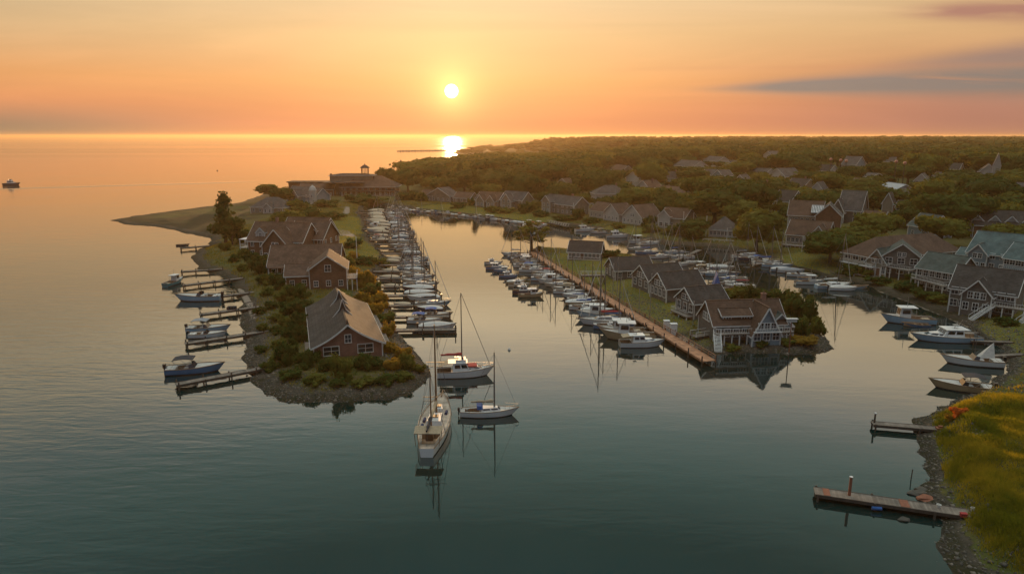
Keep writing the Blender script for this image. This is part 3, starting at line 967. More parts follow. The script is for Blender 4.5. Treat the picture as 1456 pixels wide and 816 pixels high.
def stair(root, p, q, wd=1.2, m=TRIM):
    p, q = Vector(p), Vector(q)
    n = max(3, int(abs(q.z - p.z) / .2)); mb = MB()
    side = Vector((0, 0, 1)).cross((q - p).normalized()).normalized() * wd / 2
    for i in range(n):
        c = p.lerp(q, (i + .5) / n); mb.bar(c - side, c + side, .28, .06)
    for s in (side, -side):
        mb.bar(p + s, q + s, .08, .25)
        mb.bar(p + s + Vector((0, 0, .95)), q + s + Vector((0, 0, .95)), .07, .08)
        for i in range(5): c = p.lerp(q, i / 4) + s; mb.bar(c, c + Vector((0, 0, .95)), .06, .06)
    mb.build('stair', m, root)


def house_at(name, p1, p2, label, short, cat='house', group='houses round the harbour', z=None):
    """root of a house whose visible face runs between two photo pixels at ground level; returns (root, face width)"""
    a, b = atg(*p1), atg(*p2)
    if z is None: z = (a[2] + b[2]) / 2
    a2, b2 = Vector((a[0], a[1])), Vector((b[0], b[1]))
    dv = b2 - a2
    rz = math.atan2(dv.y, dv.x)
    c = (a2 + b2) / 2
    o = empty(name, (c.x, c.y, z), rz, label, cat, group)
    wd = dv.length
    inn = Vector((-math.sin(rz), math.cos(rz)))
    LAND.append((short, c.x + inn.x * 5, c.y + inn.y * 5))
    return o, wd


def foot(o, x, y, r):
    M = Matrix.Translation(o.location) @ Matrix.Rotation(o.rotation_euler.z, 4, 'Z')
    p = M @ Vector((x, y, 0)); FOOT.append((p.x, p.y, r))

# --- the western spit
o, wd = house_at('brick_house', (447, 512), (544, 506), 'long red brick house with flared dark roof at the tip of the shrub-lined spit', 'the flared-roof brick house')
rf = wing(o, wd, 30, 2.5, 3.7, 'y', wall=BRICK, roof=ROOF_DK, trim=WHITE, flare=.34, ov=.6, win={'f': (2, 1, 2.6, 1.5), 'l': (9, 1), 'r': (9, 1)}, gwin={'f': (1, 2.9, 1.0, 1.4)})
for yy in (11.0, 20.0):
    zz = 6.2
    mb = MB()
    mb.add([(-2.0, yy, zz - 1.6), (2.0, yy, zz - 1.6), (.55, yy, zz + .1), (0, yy, zz + 1.9), (-.55, yy, zz + .1), (-2.0, yy + 3.4, zz - 1.6), (2.0, yy + 3.4, zz - 1.6), (0, yy + 4.5, zz + .1)],
           [(0, 1, 2, 3, 4), (1, 6, 7, 3, 2), (5, 0, 4, 3, 7), (6, 5, 7)])
    for sg in (-1, 1): mb.bar((sg * 2.1, yy - .08, zz - 1.7), (sg * .6, yy - .08, zz + .1), .1, .2, 1); mb.bar((sg * .6, yy - .08, zz + .1), (0, yy - .08, zz + 2.0), .1, .2, 1)
    mb.build('gablet', [ROOF_DK, WHITE], o)
for yy in (5, 15, 26): foot(o, 0, yy, 9)
mb = MB(); mb.add([(-.5, -.62, 5.5), (.5, -.62, 5.5), (0, -.62, 7.4), (-.5, 2, 5.9), (.5, 2, 5.9), (0, 2, 6.5)], [(0, 1, 2), (5, 4, 3), (0, 2, 5, 3), (2, 1, 4, 5), (1, 0, 3, 4)])
mb.build('finial', ROOF_DK, rf)
porch(o, wd / 2, wd / 2 + 2.2, 3, 30, .4, posts=3, rail=False)
porch(o, -wd / 2 - 1.4, -wd / 2, 1, 26, .3, posts=3, rail=False)
foot(o, 0, 5, 9)

o, wd = house_at('gabled_house', (441, 411), (494, 411), 'dark brick house with tall front gable and white edged roof behind the long brick house', 'the tall dark-brick gable house')
wing(o, wd, 11, 5.2, 3.3, 'y', wall=WALL_BR, roof=ROOF_RD, trim=WHITE, win={'f': (3, 1), 'l': (3, 2)}, gwin={'f': (1, 4.6, 1.4, 1.6)})
wing(o, 6, 8, 3.4, 2.2, 'x', -wd / 2 - 3, 2, 0, 0, WALL_BR, ROOF_RD, WHITE, win={'f': (2, 1)})
porch(o, wd / 2, wd / 2 + 2.6, -1, 6, 2.7, 0, 3)
foot(o, 0, 5, 9)
o, wd = house_at('long_house', (388, 397), (440, 394), 'long house with plain brown roof and white porch posts among dark bushes', 'the plain long-roofed house')
wing(o, 19, 14, 3.2, 4.6, 'x', 3.2, 2, 0, 0, WALL_BR, ROOF_BR, WHITE, win={'f': (7, 1), 'l': (3, 1), 'r': (3, 1)})
porch(o, -6, 4, -.4, 2, .4, .5, 5, ROOF_BR, top=2.5)
foot(o, 3, 9, 12); foot(o, 9, 9, 8)
o, wd = house_at('shingle_mansion', (347, 368), (424, 370), 'rambling brown shingle mansion with white two-storey gallery at its end', 'the rambling shingle mansion')
rf = wing(o, 19, 12, 5.4, 5.2, 'x', 0, 3, 0, 0, WALL_BR, ROOF_BR, WHITE, win={'f': (6, 2), 'l': (3, 2)})
chimney(rf, -2, 9, 9, 12)
wing(o, 9, 7, 4.6, 5.0, 'y', 2.5, -1.2, 0, 0, WALL_BR, ROOF_BR, WHITE, win={'f': (4, 1)}, gwin={'f': (2, 4.4, .9, 1.2)})
wing(o, 12, 12, 5.4, 5.0, 'x', 7, 10, 0, 0, WALL_BR, ROOF_RD, WHITE, win={'f': (5, 2), 'r': (3, 2)})
wing(o, 15, 10, 5, 4.6, 'x', 2, 18, 1.0, 0, WALL_BR, ROOF_BR, WHITE, win={'l': (3, 2), 'f': (3, 2)})
dormer(o, 8.5, 11.4, 6.2, 3.4, 4, 1.5, 1.5, WALL_BR, ROOF_RD)
dormer(o, -5.5, 4.2, 6.2, 3.0, 4, 1.6, 1.5, WALL_WH, ROOF_BR)
for zz in (.3, 3.0, 5.7):
    mb = MB(); mb.box(-12.6, -9.5, 3, 15, zz - .2, zz); mb.build('porch_deck', WHITE, o)
    if zz < 5:
        for i in range(5):
            mb = MB(); mb.box(-12.5, -12.3, 3.1 + i * 2.9, 3.3 + i * 2.9, zz, zz + 2.5); mb.build('porch_post', WHITE, o)
        mb = MB(); mb.bar((-12.45, 3, zz + 1), (-12.45, 15, zz + 1), .07, .09); mb.bar((-12.45, 3.05, zz + 1), (-9.5, 3.05, zz + 1), .07, .09)
        for i in range(24): mb.bar((-12.45, 3.2 + i * .5, zz), (-12.45, 3.2 + i * .5, zz + 1), .05, .05)
        mb.build('railing', WHITE, o)
foot(o, 0, 8, 12); foot(o, 12, 14, 11); foot(o, -8, 8, 8); foot(o, 2, 22, 9)
o, wd = house_at('hipped_house', (357, 304), (402, 303), 'low house with broad grey hipped roof beyond the shingle mansion', 'the low grey-hipped house')
wing(o, wd, 12, 3.0, 4.6, 'x', wall=WALL_TN, roof=ROOF_GR, hip=True, win={'f': (5, 1), 'l': (3, 1), 'r': (3, 1)})
wing(o, 5, 4, 3.0, 2.2, 'y', 2, -2, 0, 0, WALL_WH, ROOF_GR, win={'f': (2, 1)})
foot(o, 0, 6, 11)
o, wd = house_at('turreted_house', (408, 288), (449, 290), 'pale grey house with a round white turret standing on the lawn edge', 'the white-turreted house')
wing(o, wd, 10, 4.6, 4.4, 'x', 0, 0, 0, 0, WALL_BL, ROOF_GR, WHITE, win={'f': (5, 2)})
wing(o, 6, 5, 4.4, 3.2, 'y', -2, -2.5, 0, 0, WALL_BL, ROOF_GR, WHITE, win={'f': (2, 2)})
mb = MB(); mb.lathe([(2.0, -1), (2.0, 8), (2.3, 8.1), (1.5, 10), (.1, 11.2)], 12); tw = mb.build('turret', WALL_WH, o); tw.location = (wd / 2 - .5, -1.2, 0)
for i in range(3):
    window(tw, Matrix.Rotation(R(-35 + 35 * i), 4, 'Z') @ Matrix.Translation((0, -2.02, 4.2)), .8, 1.6, deep=False)
foot(o, 0, 5, 11)
o, wd = house_at('boat_store', (425, 281), (468, 279), 'low building with russet roof beside the lookout hotel', 'the low russet-roofed building', 'building')
wing(o, 22, 14, 4.5, 4, 'x', 1, 3, 0, 0, WALL_BR, ROOF_RD, win={'f': (6, 1)})
mb = MB(); mb.box(-20, 9, 9, 22, 8.4, 9.0); mb.build('flat_roof', ROOF_DK, o)
wing(o, 26, 11, 8.4, .3, 'x', -6, 10, 0, 0, WALL_BR, ROOF_DK, win={'l': (2, 1), 'f': (4, 2)}, corner=False)
foot(o, 0, 9, 16)
o, wd = house_at('lookout_hotel', (487, 279), (562, 279), 'big hip-roofed hotel with an open lookout cupola on its roof', 'the lookout hotel', 'hotel')
rf = wing(o, wd, 20, 6.2, 6.2, 'x', 0, 0, 0, 0, WALL_BR, ROOF_BR, WHITE, hip=True, ov=1.6, win={'f': (9, 2), 'r': (4, 2), 'l': (4, 2)})
wing(o, wd * .80, 12, 12.8, 1.0, 'x', -12, 6, 0, 0, WALL_TN, ROOF_DK, WHITE, hip=True, ov=1.0, win={'f': (11, 1, .9, 1.0)}, corner=False)
mb = MB(); mb.box(-29, -3, -3, 16, 8.4, 8.9); mb.build('flat_roof', ROOF_DK, o)
mb = MB(); mb.tube((-25.5, 8, 8.0), (-25.5, 8, 14), 1.0, .8, 8); mb.build('chimney', CHIM, rf)
cup = MB()
for a in range(8): cup.bar((-4 + 2.3 * math.cos(a * .785), 12 + 2.3 * math.sin(a * .785), 13), (-4 + 2.3 * math.cos(a * .785), 12 + 2.3 * math.sin(a * .785), 17.4), .3, .3)
cp = cup.build('cupola', WALL_BR, o)
mb = MB(); mb.lathe([(3.3, 0), (3.2, .25), (1.6, 1.5), (.3, 2.2), (.1, 3.0)], 8); q = mb.build('cupola_roof', ROOF_DK, cp); q.location = (-4, 12, 17.4)
porch(o, -wd / 2, wd / 2, -3, 0, .4, .6, 12, ROOF_BR, top=2.8)
foot(o, -12, 10, 14); foot(o, 12, 10, 14)

# --- far shore of the basin
def cottage(name, p1, p2, label, short, d=9, h=3.0, rise=3.2, ridge='x', wall=WALL_WH, roof=ROOF_GR, win=None, hip=False, extra=None, deep=False, chim=False, gwin=None, group='town houses among the trees', z=None, fr=None):
    o, wd = house_at(name, p1, p2, label, short, 'house', group, z)
    rf = wing(o, wd, d, h, rise, ridge, wall=wall, roof=roof, hip=hip, win=win or {'f': (max(2, int(wd / 3)), 1 if h < 4.6 else 2), 'l': (2, 1), 'r': (2, 1)}, deep=deep, gwin=gwin)
    if chim: chimney(rf, wd * .2, d * .55, h + rise * .6, h + rise + 1.0)
    if extra:
        for e in extra: wing(o, *e[:5], **e[5])
    foot(o, 0, d / 2, fr or (max(wd, d) * .62))
    return o, wd


SHG = 'cottages along the basin shore'
cottage('shore_cottage', (607, 286), (640, 288), 'small shade-toned gabled cottage at the head of the basin', 'the cottage at the basin head', 10, 3.4, 4.6, 'y', WALL_SHADE, ROOF_GR, group=SHG, extra=[(9, 8, 3.2, 3, 'x', dict(ox=-9, wall=WALL_TN, roof=ROOF_BR, win={'f': (3, 1)}, deep=False))])
cottage('shore_cottage', (645, 288), (668, 289), 'low shade-toned cottage with long porch next to the basin head cottage', 'the low shade-toned shore cottage', 9, 2.8, 3, 'x', WALL_SHADE, ROOF_RD, group=SHG)
cottage('shore_cottage', (676, 293), (708, 295), 'brown-roofed shore cottage with two small front gables', 'the two-gabled shore cottage', 10, 3.6, 4, 'x', WALL_SHADE, ROOF_BR, group=SHG, extra=[(5, 4, 3.4, 3, 'y', dict(ox=-3, oy=-2, wall=WALL_TN, roof=ROOF_BR, win={'f': (2, 1)}, deep=False)), (5, 4, 3.4, 3, 'y', dict(ox=4, oy=-2, wall=WALL_TN, roof=ROOF_BR, win={'f': (2, 1)}, deep=False))])
cottage('shore_cottage', (712, 296), (742, 298), 'bigger grey-roofed shore cottage with pale front gable', 'the pale-gabled shore cottage', 10, 4.8, 4, 'x', WALL_SHADE, ROOF_GR, group=SHG, extra=[(6, 4, 4.4, 3.6, 'y', dict(ox=-1, oy=-3, wall=WALL_TN, roof=ROOF_GR, win={'f': (2, 2)}, deep=False))])
cottage('shore_house', (772, 301), (816, 307), 'wide shore house with long grey roof and white windows behind a broad lawn', 'the wide grey shore house', 10, 4.9, 3.8, 'x', WALL_SHADE, ROOF_GR, group=SHG, chim=True, extra=[(6, 6, 6, 2.6, 'y', dict(ox=-7, oy=-2, wall=WALL_TN, roof=ROOF_GR, win={'f': (2, 2)}, deep=False))])
o, wd = house_at('boathouse_villa', (834, 309), (916, 321), 'white-fronted villa with two dark red gables behind the basin lawn', 'the two-gabled white villa', group=SHG)
wing(o, wd * .62, 10, 3.4, 3.6, 'x', -wd * .19, 2, 0, 0, WALL_WH, ROOF_RD, WHITE, win={'f': (8, 1)}, deep=False)
wing(o, 10, 9, 3.6, 4.2, 'y', -1.5, -.5, 0, 0, WALL_WH, ROOF_RD, WHITE, win={'f': (4, 1)}, deep=False)
wing(o, 12, 12, 3.6, 4.8, 'y', wd * .33, -1, 0, 0, WALL_WH, ROOF_RD, WHITE, win={'f': (5, 1)}, gwin={'f': (2, 3.5, 1, 1.2)}, deep=False)
foot(o, -8, 5, 11); foot(o, 9, 5, 11)
cottage('big_pale_house', (846, 293), (894, 292), 'big pale two-storey house with chimney above the two-gabled villa', 'the big pale house', 13, 6.4, 4.2, 'x', WALL_WH, ROOF_GR, chim=True, hip=True, win={'f': (7, 2), 'l': (4, 2)})
cottage('white_house', (890, 263), (912, 268), 'narrow pale house with steep grey roof behind the big pale house', 'the narrow steep-roofed house', 11, 6, 5, 'y', WALL_WH, ROOF_GR)
cottage('long_white_house', (930, 284), (975, 288), 'long white house with russet roof and rounded dormers in the wood', 'the long white house', 11, 4.6, 3.2, 'x', WALL_WH, ROOF_RD, win={'f': (9, 1, 1.6, 1.6)})
cottage('vine_covered_house', (938, 323), (972, 326), 'brown house half hidden by shrubs with a white upper window bay', 'the shrub-hidden house', 11, 4.4, 3.6, 'x', WALL_TN, ROOF_BR, extra=[(5, 4, 5.2, 2.4, 'y', dict(ox=-3, oy=-1.5, wall=WALL_WH, roof=ROOF_BR, win={'f': (2, 1, 1.4, 1.5)}, deep=False))])
cottage('pavilion_house', (1008, 337), (1046, 338), 'low waterside pavilion with peaked grey roof and white base', 'the peaked waterside pavilion', 11, 2.8, 4.6, 'x', WALL_WH, ROOF_GR, hip=True, win={'f': (7, 1)})
cottage('grey_roofed_barn', (958, 244), (985, 246), 'long grey-roofed barn far off in the wood', 'the far grey barn', 14, 5, 4.5, 'x', WALL_WH, ROOF_GR)
TG = 'town houses among the trees'
cottage('town_house', (1000, 236), (1020, 238), 'white town house at the top of the village street', 'the street-top white house', 12, 5.5, 4, 'x')
cottage('town_house', (994, 256), (1010, 257), 'small white town house halfway up the village street', 'the mid-street white house', 9, 4.8, 3.4, 'y')
cottage('town_house', (1013, 258), (1027, 259), 'small grey-gabled town house across the village street', 'the grey-gabled street house', 9, 4.8, 3.6, 'y', WALL_BL)
cottage('town_house', (1060, 252), (1088, 254), 'long low white house among trees east of the village street', 'the long low white house', 10, 4, 3.2, 'x')
cottage('town_house', (1092, 258), (1116, 261), 'pale town house with big blue-grey roof end facing the harbour', 'the blue-grey gable town house', 14, 5, 5, 'y', WALL_WH, ROOF_GR)
cottage('town_house', (1085, 233), (1097, 234), 'tall narrow white house beyond the village', 'the tall narrow white house', 10, 9, 4, 'y')
cottage('town_house', (1028, 244), (1042, 245), 'white gabled house behind the street end trees', 'the street-end white house', 10, 5, 4, 'y')
cottage('town_house', (1196, 244), (1216, 245), 'slate-roofed house standing behind the tall round-headed lamps', 'the slate house behind the lamps', 16, 6, 6, 'x', WALL_BL, ROOF_GR)
cottage('town_house', (1218, 258), (1238, 260), 'low white house with flat pale roof among far trees', 'the low pale-roofed house', 10, 4, 2.2, 'x')
for i, (p1, p2, d_, h_, r_, rg, wl, rf_, lab, sht) in enumerate((
        ((905, 276), (922, 277), 10, 5, 4, 'y', WALL_WH, ROOF_BR, 'white gabled house with brown roof just below the large bright-topped tree', 'the white house under the bright-topped tree'),
        ((985, 290), (1012, 292), 10, 4.4, 3.6, 'x', WALL_TN, ROOF_BR, 'tan brown-roofed house below the foot of the village street', 'the tan street-foot house'),
        ((1042, 268), (1060, 269), 10, 5, 4, 'y', WALL_WH, ROOF_GR, 'white house with grey gable left of the long low white house', 'the grey-gabled white house'),
        ((1118, 275), (1142, 277), 10, 5, 4, 'x', WALL_TN, ROOF_DK, 'tan house with dark roof below the blue-grey gable town house', 'the tan dark-roofed house'),
        ((1150, 284), (1170, 285), 9, 5, 4.4, 'y', WALL_WH, ROOF_GR, 'pale gabled house uphill of the conservatory house', 'the pale house uphill of the conservatory'),
        ((1098, 300), (1122, 302), 10, 5, 4.6, 'x', WALL_BL, ROOF_DK, 'blue-grey house behind the glazed conservatory house', 'the blue-grey house by the conservatory'),
        ((1160, 252), (1178, 253), 10, 5, 4, 'x', WALL_WH, ROOF_DK, 'white house with dark roof under the three round-headed lamps', 'the white house under the lamps'),
        ((1298, 268), (1318, 269), 10, 5, 4, 'y', WALL_WH, ROOF_GR, 'white gabled house by the pair of round-headed lamps', 'the white house by the lamp pair'),
        ((1345, 250), (1362, 251), 10, 5, 4, 'x', WALL_TN, ROOF_DK, 'tan far house halfway between the lamp pair and the chapel', 'the tan halfway house'),
        ((1432, 284), (1456, 286), 12, 5, 4, 'x', WALL_WH, ROOF_GR, 'white grey-roofed house downhill of the white chapel', 'the white house below the chapel'),
        ((1352, 300), (1376, 302), 10, 4.6, 4, 'y', WALL_SH, ROOF_BR, 'grey shingle house with brown gable above the very long dark house', 'the brown gable above the long dark house'),
        ((1205, 275), (1226, 277), 10, 5, 4, 'x', WALL_WH, ROOF_BR, 'white brown-roofed house above the steep shingle gable house', 'the white brown-roofed house'),
        ((1076, 284), (1096, 285), 10, 5, 4.4, 'y', WALL_TN, ROOF_GR, 'tan gabled house in the dark trees above the peaked pavilion', 'the tan gabled wood house'),
        ((868, 250), (884, 251), 10, 5, 4, 'x', WALL_TN, ROOF_BR, 'tan far house above the narrow steep-roofed house', 'the tan far house'),
        ((790, 272), (808, 273), 9, 4.6, 4, 'y', WALL_TN, ROOF_BR, 'tan gabled house peeping over the wide grey shore house', 'the tan house over the wide shore house'),
        ((945, 262), (962, 263), 10, 5, 4, 'x', WALL_WH, ROOF_DK, 'white dark-roofed house between the far grey barn and the long white house', 'the white dark-roofed wood house'),
        ((1256, 238), (1272, 238), 12, 5, 4, 'x', WALL_WH, ROOF_GR, 'tiny white house on the skyline slope right of the slate house', 'the tiny skyline house'),
        ((1310, 236), (1324, 236), 12, 5, 4, 'y', WALL_WH, ROOF_DK, 'tiny white dark-roofed house high in the far wood', 'the tiny dark-roofed house'))):
    cottage('town_house', p1, p2, lab, sht, d_, h_, r_, rg, wl, rf_, group=TG, chim=(i % 3 == 0))
cottage('chapel', (1390, 258), (1416, 259), 'white chapel with a slim pointed spire far up the wood', 'the white chapel', 14, 6, 5, 'y', WALL_WH, ROOF_GR, extra=[(4, 4, 11, 7, 'y', dict(ox=4, oy=-2, wall=WALL_WH, roof=ROOF_GR, deep=False))])
cottage('town_house', (1248, 276), (1272, 281), 'white-roofed house between two dark trees', 'the white-roofed house', 10, 4.4, 2.6, 'x', WALL_BL, paint('pale_metal_roof', (.42, .44, .46), .5, .2, 1.0))
cottage('town_house', (1276, 284), (1300, 287), 'grey house with shallow roof next to the white-roofed house', 'the shallow-roofed grey house', 10, 4, 2.4, 'x', WALL_BL, ROOF_GR)
cottage('town_house', (1323, 262), (1338, 263), 'little white house on the wooded rise below the chapel', 'the little rise house', 9, 4.6, 3, 'x')
cottage('shingle_barn', (1190, 316), (1222, 318), 'tall grey shingle house with steep front gable in the trees', 'the steep shingle gable house', 12, 5.4, 7.4, 'x', WALL_SH, ROOF_GR, extra=[(5, 5, 4.8, 4.8, 'y', dict(ox=-4, oy=-2.5, wall=WALL_SH, roof=ROOF_GR, win={'f': (2, 1)}, deep=False))])
cottage('low_cottage', (1224, 322), (1254, 325), 'low brown cottage just below the steep shingle gable house', 'the low brown cottage', 9, 3, 3.2, 'x', WALL_TN, ROOF_BR)
cottage('veranda_house', (1272, 312), (1308, 315), 'house with white veranda and a pale side gable in the trees', 'the white-veranda house', 10, 5.2, 2.6, 'x', WALL_WH, ROOF_DK, win={'f': (6, 2)}, extra=[(4, 5, 7, 4, 'y', dict(ox=-8, oy=0, wall=WALL_TN, roof=ROOF_DK, deep=False))])
cottage('grey_green_house', (1290, 335), (1318, 340), 'grey-green roofed house sunk among dense shrubs', 'the sunken grey-green house', 10, 4, 4, 'x', WALL_BL, ROOF_GN)
cottage('dark_long_house', (1382, 338), (1462, 340), 'very long dark-roofed house with a row of white dormers', 'the long dark house', 12, 4.4, 4.6, 'x', WALL_BR, ROOF_DK, z=None, extra=[(3, 4, 6, 1.6, 'y', dict(ox=-7 + 5 * i, oy=1.5, wall=WALL_WH, roof=ROOF_DK, found=.1, win={'f': (1, 2)}, deep=False)) for i in range(4)])
o, wd = house_at('conservatory_house', (1114, 330), (1182, 333), 'brown-roofed house with a glazed white conservatory roof on one end', 'the conservatory house', group=SHG)
wing(o, wd * .72, 14, 6, 5, 'x', -wd * .1, 8, 0, 0, WALL_TN, ROOF_BR, win={'f': (6, 2), 'l': (3, 1)}, deep=False)
wing(o, 9, 11, 6.4, 4.4, 'y', wd * .40, 6, 0, 0, WALL_BR, ROOF_GR, WHITE, win={'r': (3, 1)}, deep=False)
mb = MB(); mb.add([(wd * .03, 7, 7.1), (wd * .27, 7, 7.1), (wd * .27, 11, 9.6), (wd * .03, 11, 9.6), (wd * .03, 7, 7.3), (wd * .27, 7, 7.3), (wd * .27, 11, 9.8), (wd * .03, 11, 9.8)], [(0, 1, 2, 3), (4, 5, 6, 7), (0, 1, 5, 4), (1, 2, 6, 5), (2, 3, 7, 6), (3, 0, 4, 7)])
sk = mb.build('conservatory_roof', glassm('conservatory_glass', (.20, .24, .26)), o)
mb = MB()
for i in range(8): xx = wd * .03 + wd * .24 * i / 7; mb.bar((xx, 6.95, 7.36), (xx, 11, 9.88), .14, .1)
for i in range(3): mb.bar((wd * .03, 6.98 + 2 * i, 7.36 + 1.25 * i), (wd * .27, 6.98 + 2 * i, 7.36 + 1.25 * i), .14, .1)
mb.build('glazing_frame', WHITE, sk)
foot(o, -4, 12, 14); foot(o, 8, 12, 11)
o, wd = house_at('veranda_pavilion', (1112, 349), (1176, 349), 'broad low pavilion with swept front gable and open veranda by the shore lawn', 'the swept-gable pavilion', group=SHG)
wing(o, wd * .9, 11, 3.4, 4.6, 'x', 0, 2, 0, 0, WALL_TN, ROOF_BR, TRIM, win={'f': (9, 1)})
wing(o, 8, 6, 3.2, 4.2, 'y', 4.5, -1.5, 0, 0, WALL_TN, ROOF_BR, WHITE, flare=.35, win={'f': (3, 1)})
porch(o, -wd * .46, wd * .46, -3.4, -.2, .2, .5, 10, None)
foot(o, -5, 6, 10); foot(o, 6, 6, 10)

# --- the central spit
SPG = 'grey boathouses on the central spit'
o, wd = house_at('boathouse', (808, 369), (853, 370), 'lone grey boathouse with row of white-framed windows at the far end of the spit', 'the lone far boathouse', group=SPG)
wing(o, wd, 7, 2.5, 2.9, 'x', wall=WALL_SH, roof=ROOF_DK, win={'f': (8, 1, .8, 1.3), 'l': (2, 1)}, gwin={'l': (1, 2.6, 1.0, 1.0)}, door=('f', 3))
porch(o, -wd / 2, wd / 2, -1.8, 0, .25, 0, 6)
foot(o, 0, 3, 6)
o, wd = house_at('boathouse', (863, 392), (872, 398), 'dark-roofed boathouse with a bridge deck behind tall poles', 'the bridge-deck boathouse', group=SPG)
wing(o, 7.5, 11, 2.8, 2.8, 'y', 0, 0, 0, 0, WALL_SH, ROOF_DK, win={'f': (3, 1), 'r': (4, 1), 'l': (4, 1)}, gwin={'f': (1, 2.7, 1.1, 1.0)})
foot(o, 0, 5, 7)
o, wd = house_at('boathouse', (899, 408), (922, 417), 'grey gabled boathouse with glazed end, just past the bridge-deck one', 'the second glazed boathouse', group=SPG)
wing(o, max(wd, 6.8), 10.5, 3.1, 3.0, 'y', 0, 0, .3, 0, WALL_SH, ROOF_DK, WHITE, win={'f': (3, 1, 1.2, 1.6), 'r': (3, 1), 'l': (3, 1)}, gwin={'f': (3, 3.1, .9, 1.2)})
foot(o, 0, 5, 7)
o, wd = house_at('boathouse', (924, 422), (947, 431), 'grey boathouse with white gable lattice and red side wall mid spit', 'the lattice-gable boathouse', group=SPG)
wing(o, max(wd, 6.8), 10.5, 3.2, 3.0, 'y', 0, 0, .4, 0, WALL_SH, ROOF_DK, WHITE, win={'f': (4, 1, 1.0, 1.7), 'r': (1, 1), 'l': (3, 1)}, gwin={'f': (3, 3.2, .9, 1.2)})
mb = MB(); mb.box(3.48, 3.56, .4, 10.1, .1, 3.3); mb.build('side_cladding', BRICK, o)
foot(o, 0, 5, 7)
o, wd = house_at('boathouse', (961, 443), (986, 455), 'smaller boathouse with green glazed gable and white balcony beside the pink path', 'the balcony boathouse', group=SPG)
wing(o, max(wd, 6.2), 8.5, 3.1, 2.7, 'y', 0, 0, .5, 0, WALL_SH, ROOF_DK, WHITE, win={'f': (3, 1, 1.2, 1.7), 'r': (2, 1)}, gwin={'f': (2, 3.2, 1.1, 1.1)})
mb = MB(); mb.box(3.24, 3.32, .5, 8.2, .4, 3.4); mb.build('side_cladding', BRICK, o)
porch(o, -3.1, 3.1, -1.6, 0, .6, 0, 3)
foot(o, 0, 4, 6)
o, wd = house_at('stilt_house', (1016, 493), (1126, 488), 'large brown-roofed stilt house with pointed blue-white glazed gable on the rocky islet', 'the islet stilt house')
W = wd
rf = wing(o, W * .92, 8.0, 3.3, 3.7, 'x', -.2, 1.8, .2, 0, WALL_SH, ROOF_BR, WHITE, win={'f': (8, 1, 1.0, 1.5)}, gwin={'l': (3, 3.3, .9, 1.3)}, found=.4)
wing(o, 5.6, 6, 1.9, 5.2, 'y', W * .13, -.9, .1, 0, WALL_BL, ROOF_BR, WHITE, win={'f': (3, 1, 1.25, 1.5)}, gwin={'f': (3, 3.0, .95, 1.2)}, ov=.3)
mb = MB(); mb.box(W * .13 - 2.7, W * .13 + 2.7, -1.7, -.95, 2.55, 2.7); mb.build('balcony', WHITE, o)
mb = MB(); mb.bar((W * .13 - 2.7, -1.68, 3.5), (W * .13 + 2.7, -1.68, 3.5), .08, .08)
for i in range(12): mb.bar((W * .13 - 2.65 + i * .48, -1.68, 2.7), (W * .13 - 2.65 + i * .48, -1.68, 3.5), .05, .05)
mb.build('railing', WHITE, o)
wing(o, 5.4, 3.0, 4.9, .9, 'x', -W * .17, 2.6, .2, 0, WALL_BR, ROOF_BR, WHITE, found=-3.0, win={'f': (2, 1, 1.0, 1.5)}, rowh=2.7, corner=True)
for i in (-1, 1): window(o, Matrix.Translation((-W * .17 + i * 1.6, 2.585, 3.75)), .95, 1.2)
wing(o, W * .30, 6.0, 2.9, 2.2, 'y', W * .40, 2.2, .1, 0, WALL_BL, ROOF_GN, WHITE, win={'f': (3, 1), 'r': (2, 1)})
porch(o, -W * .48, W * .02, .1, 1.8, 2.0, 0, 6, None, ground=-1.6)
porch(o, W * .34, W * .52, .2, 2.2, 2.0, 0, 3, None, ground=-1.6)
stair(o, (-W * .52, -2.6, -.6), (-W * .47, .4, 2.0), 1.3)
chimney(rf, 4.2, 6.0, 5.6, 8.4)
foot(o, 0, 6, 10)

# --- the eastern shore
RG = 'shingled houses on the eastern shore'
o, wd = house_at('hipped_lodge', (1198, 384), (1243, 395), 'long low lodge with russet hipped roof and pale two-storey end', 'the russet-roofed lodge', group=RG)
wing(o, wd, 34, 5.2, 4.6, 'y', 0, 0, .3, 0, WALL_TN, ROOF_RD, WHITE, hip=True, ov=.8, win={'f': (4, 2, 1.8, 1.5), 'r': (9, 2), 'l': (9, 2)})
mb = MB(); mb.box(-wd / 2, wd / 2, -1.5, -.01, 2.6, 2.8); mb.build('balcony', WHITE, o)
mb = MB(); mb.bar((-wd / 2, -1.45, 3.7), (wd / 2, -1.45, 3.7), .08, .08)
for i in range(30): mb.bar((-wd / 2 + wd * i / 29, -1.45, 2.8), (-wd / 2 + wd * i / 29, -1.45, 3.7), .05, .05)
mb.build('railing', WHITE, o)
for k in range(4): foot(o, 0, 4 + 8 * k, 9)
o, wd = house_at('gabled_cottage', (1229, 397), (1258, 396), 'tan cottage with bright glazed front gable in front of the russet-roofed lodge', 'the tan glazed-gable cottage', group=RG)
wing(o, wd, 9, 3.8, 3.6, 'y', 0, 0, .3, 0, WALL_TN, ROOF_GN, WHITE, win={'f': (4, 1, .85, 1.8), 'l': (3, 1)}, gwin={'f': (3, 3.6, .7, 1.1)}, door=('f', 2))
porch(o, -wd / 2 - 2, wd / 2, -2.4, 0, .2, 0, 2, None, False)
foot(o, 0, 4, 6)
o, wd = house_at('shingle_house', (1264, 392), (1293, 397), 'green-grey roofed house with white bow-fronted upper windows', 'the bow-windowed house', group=RG)
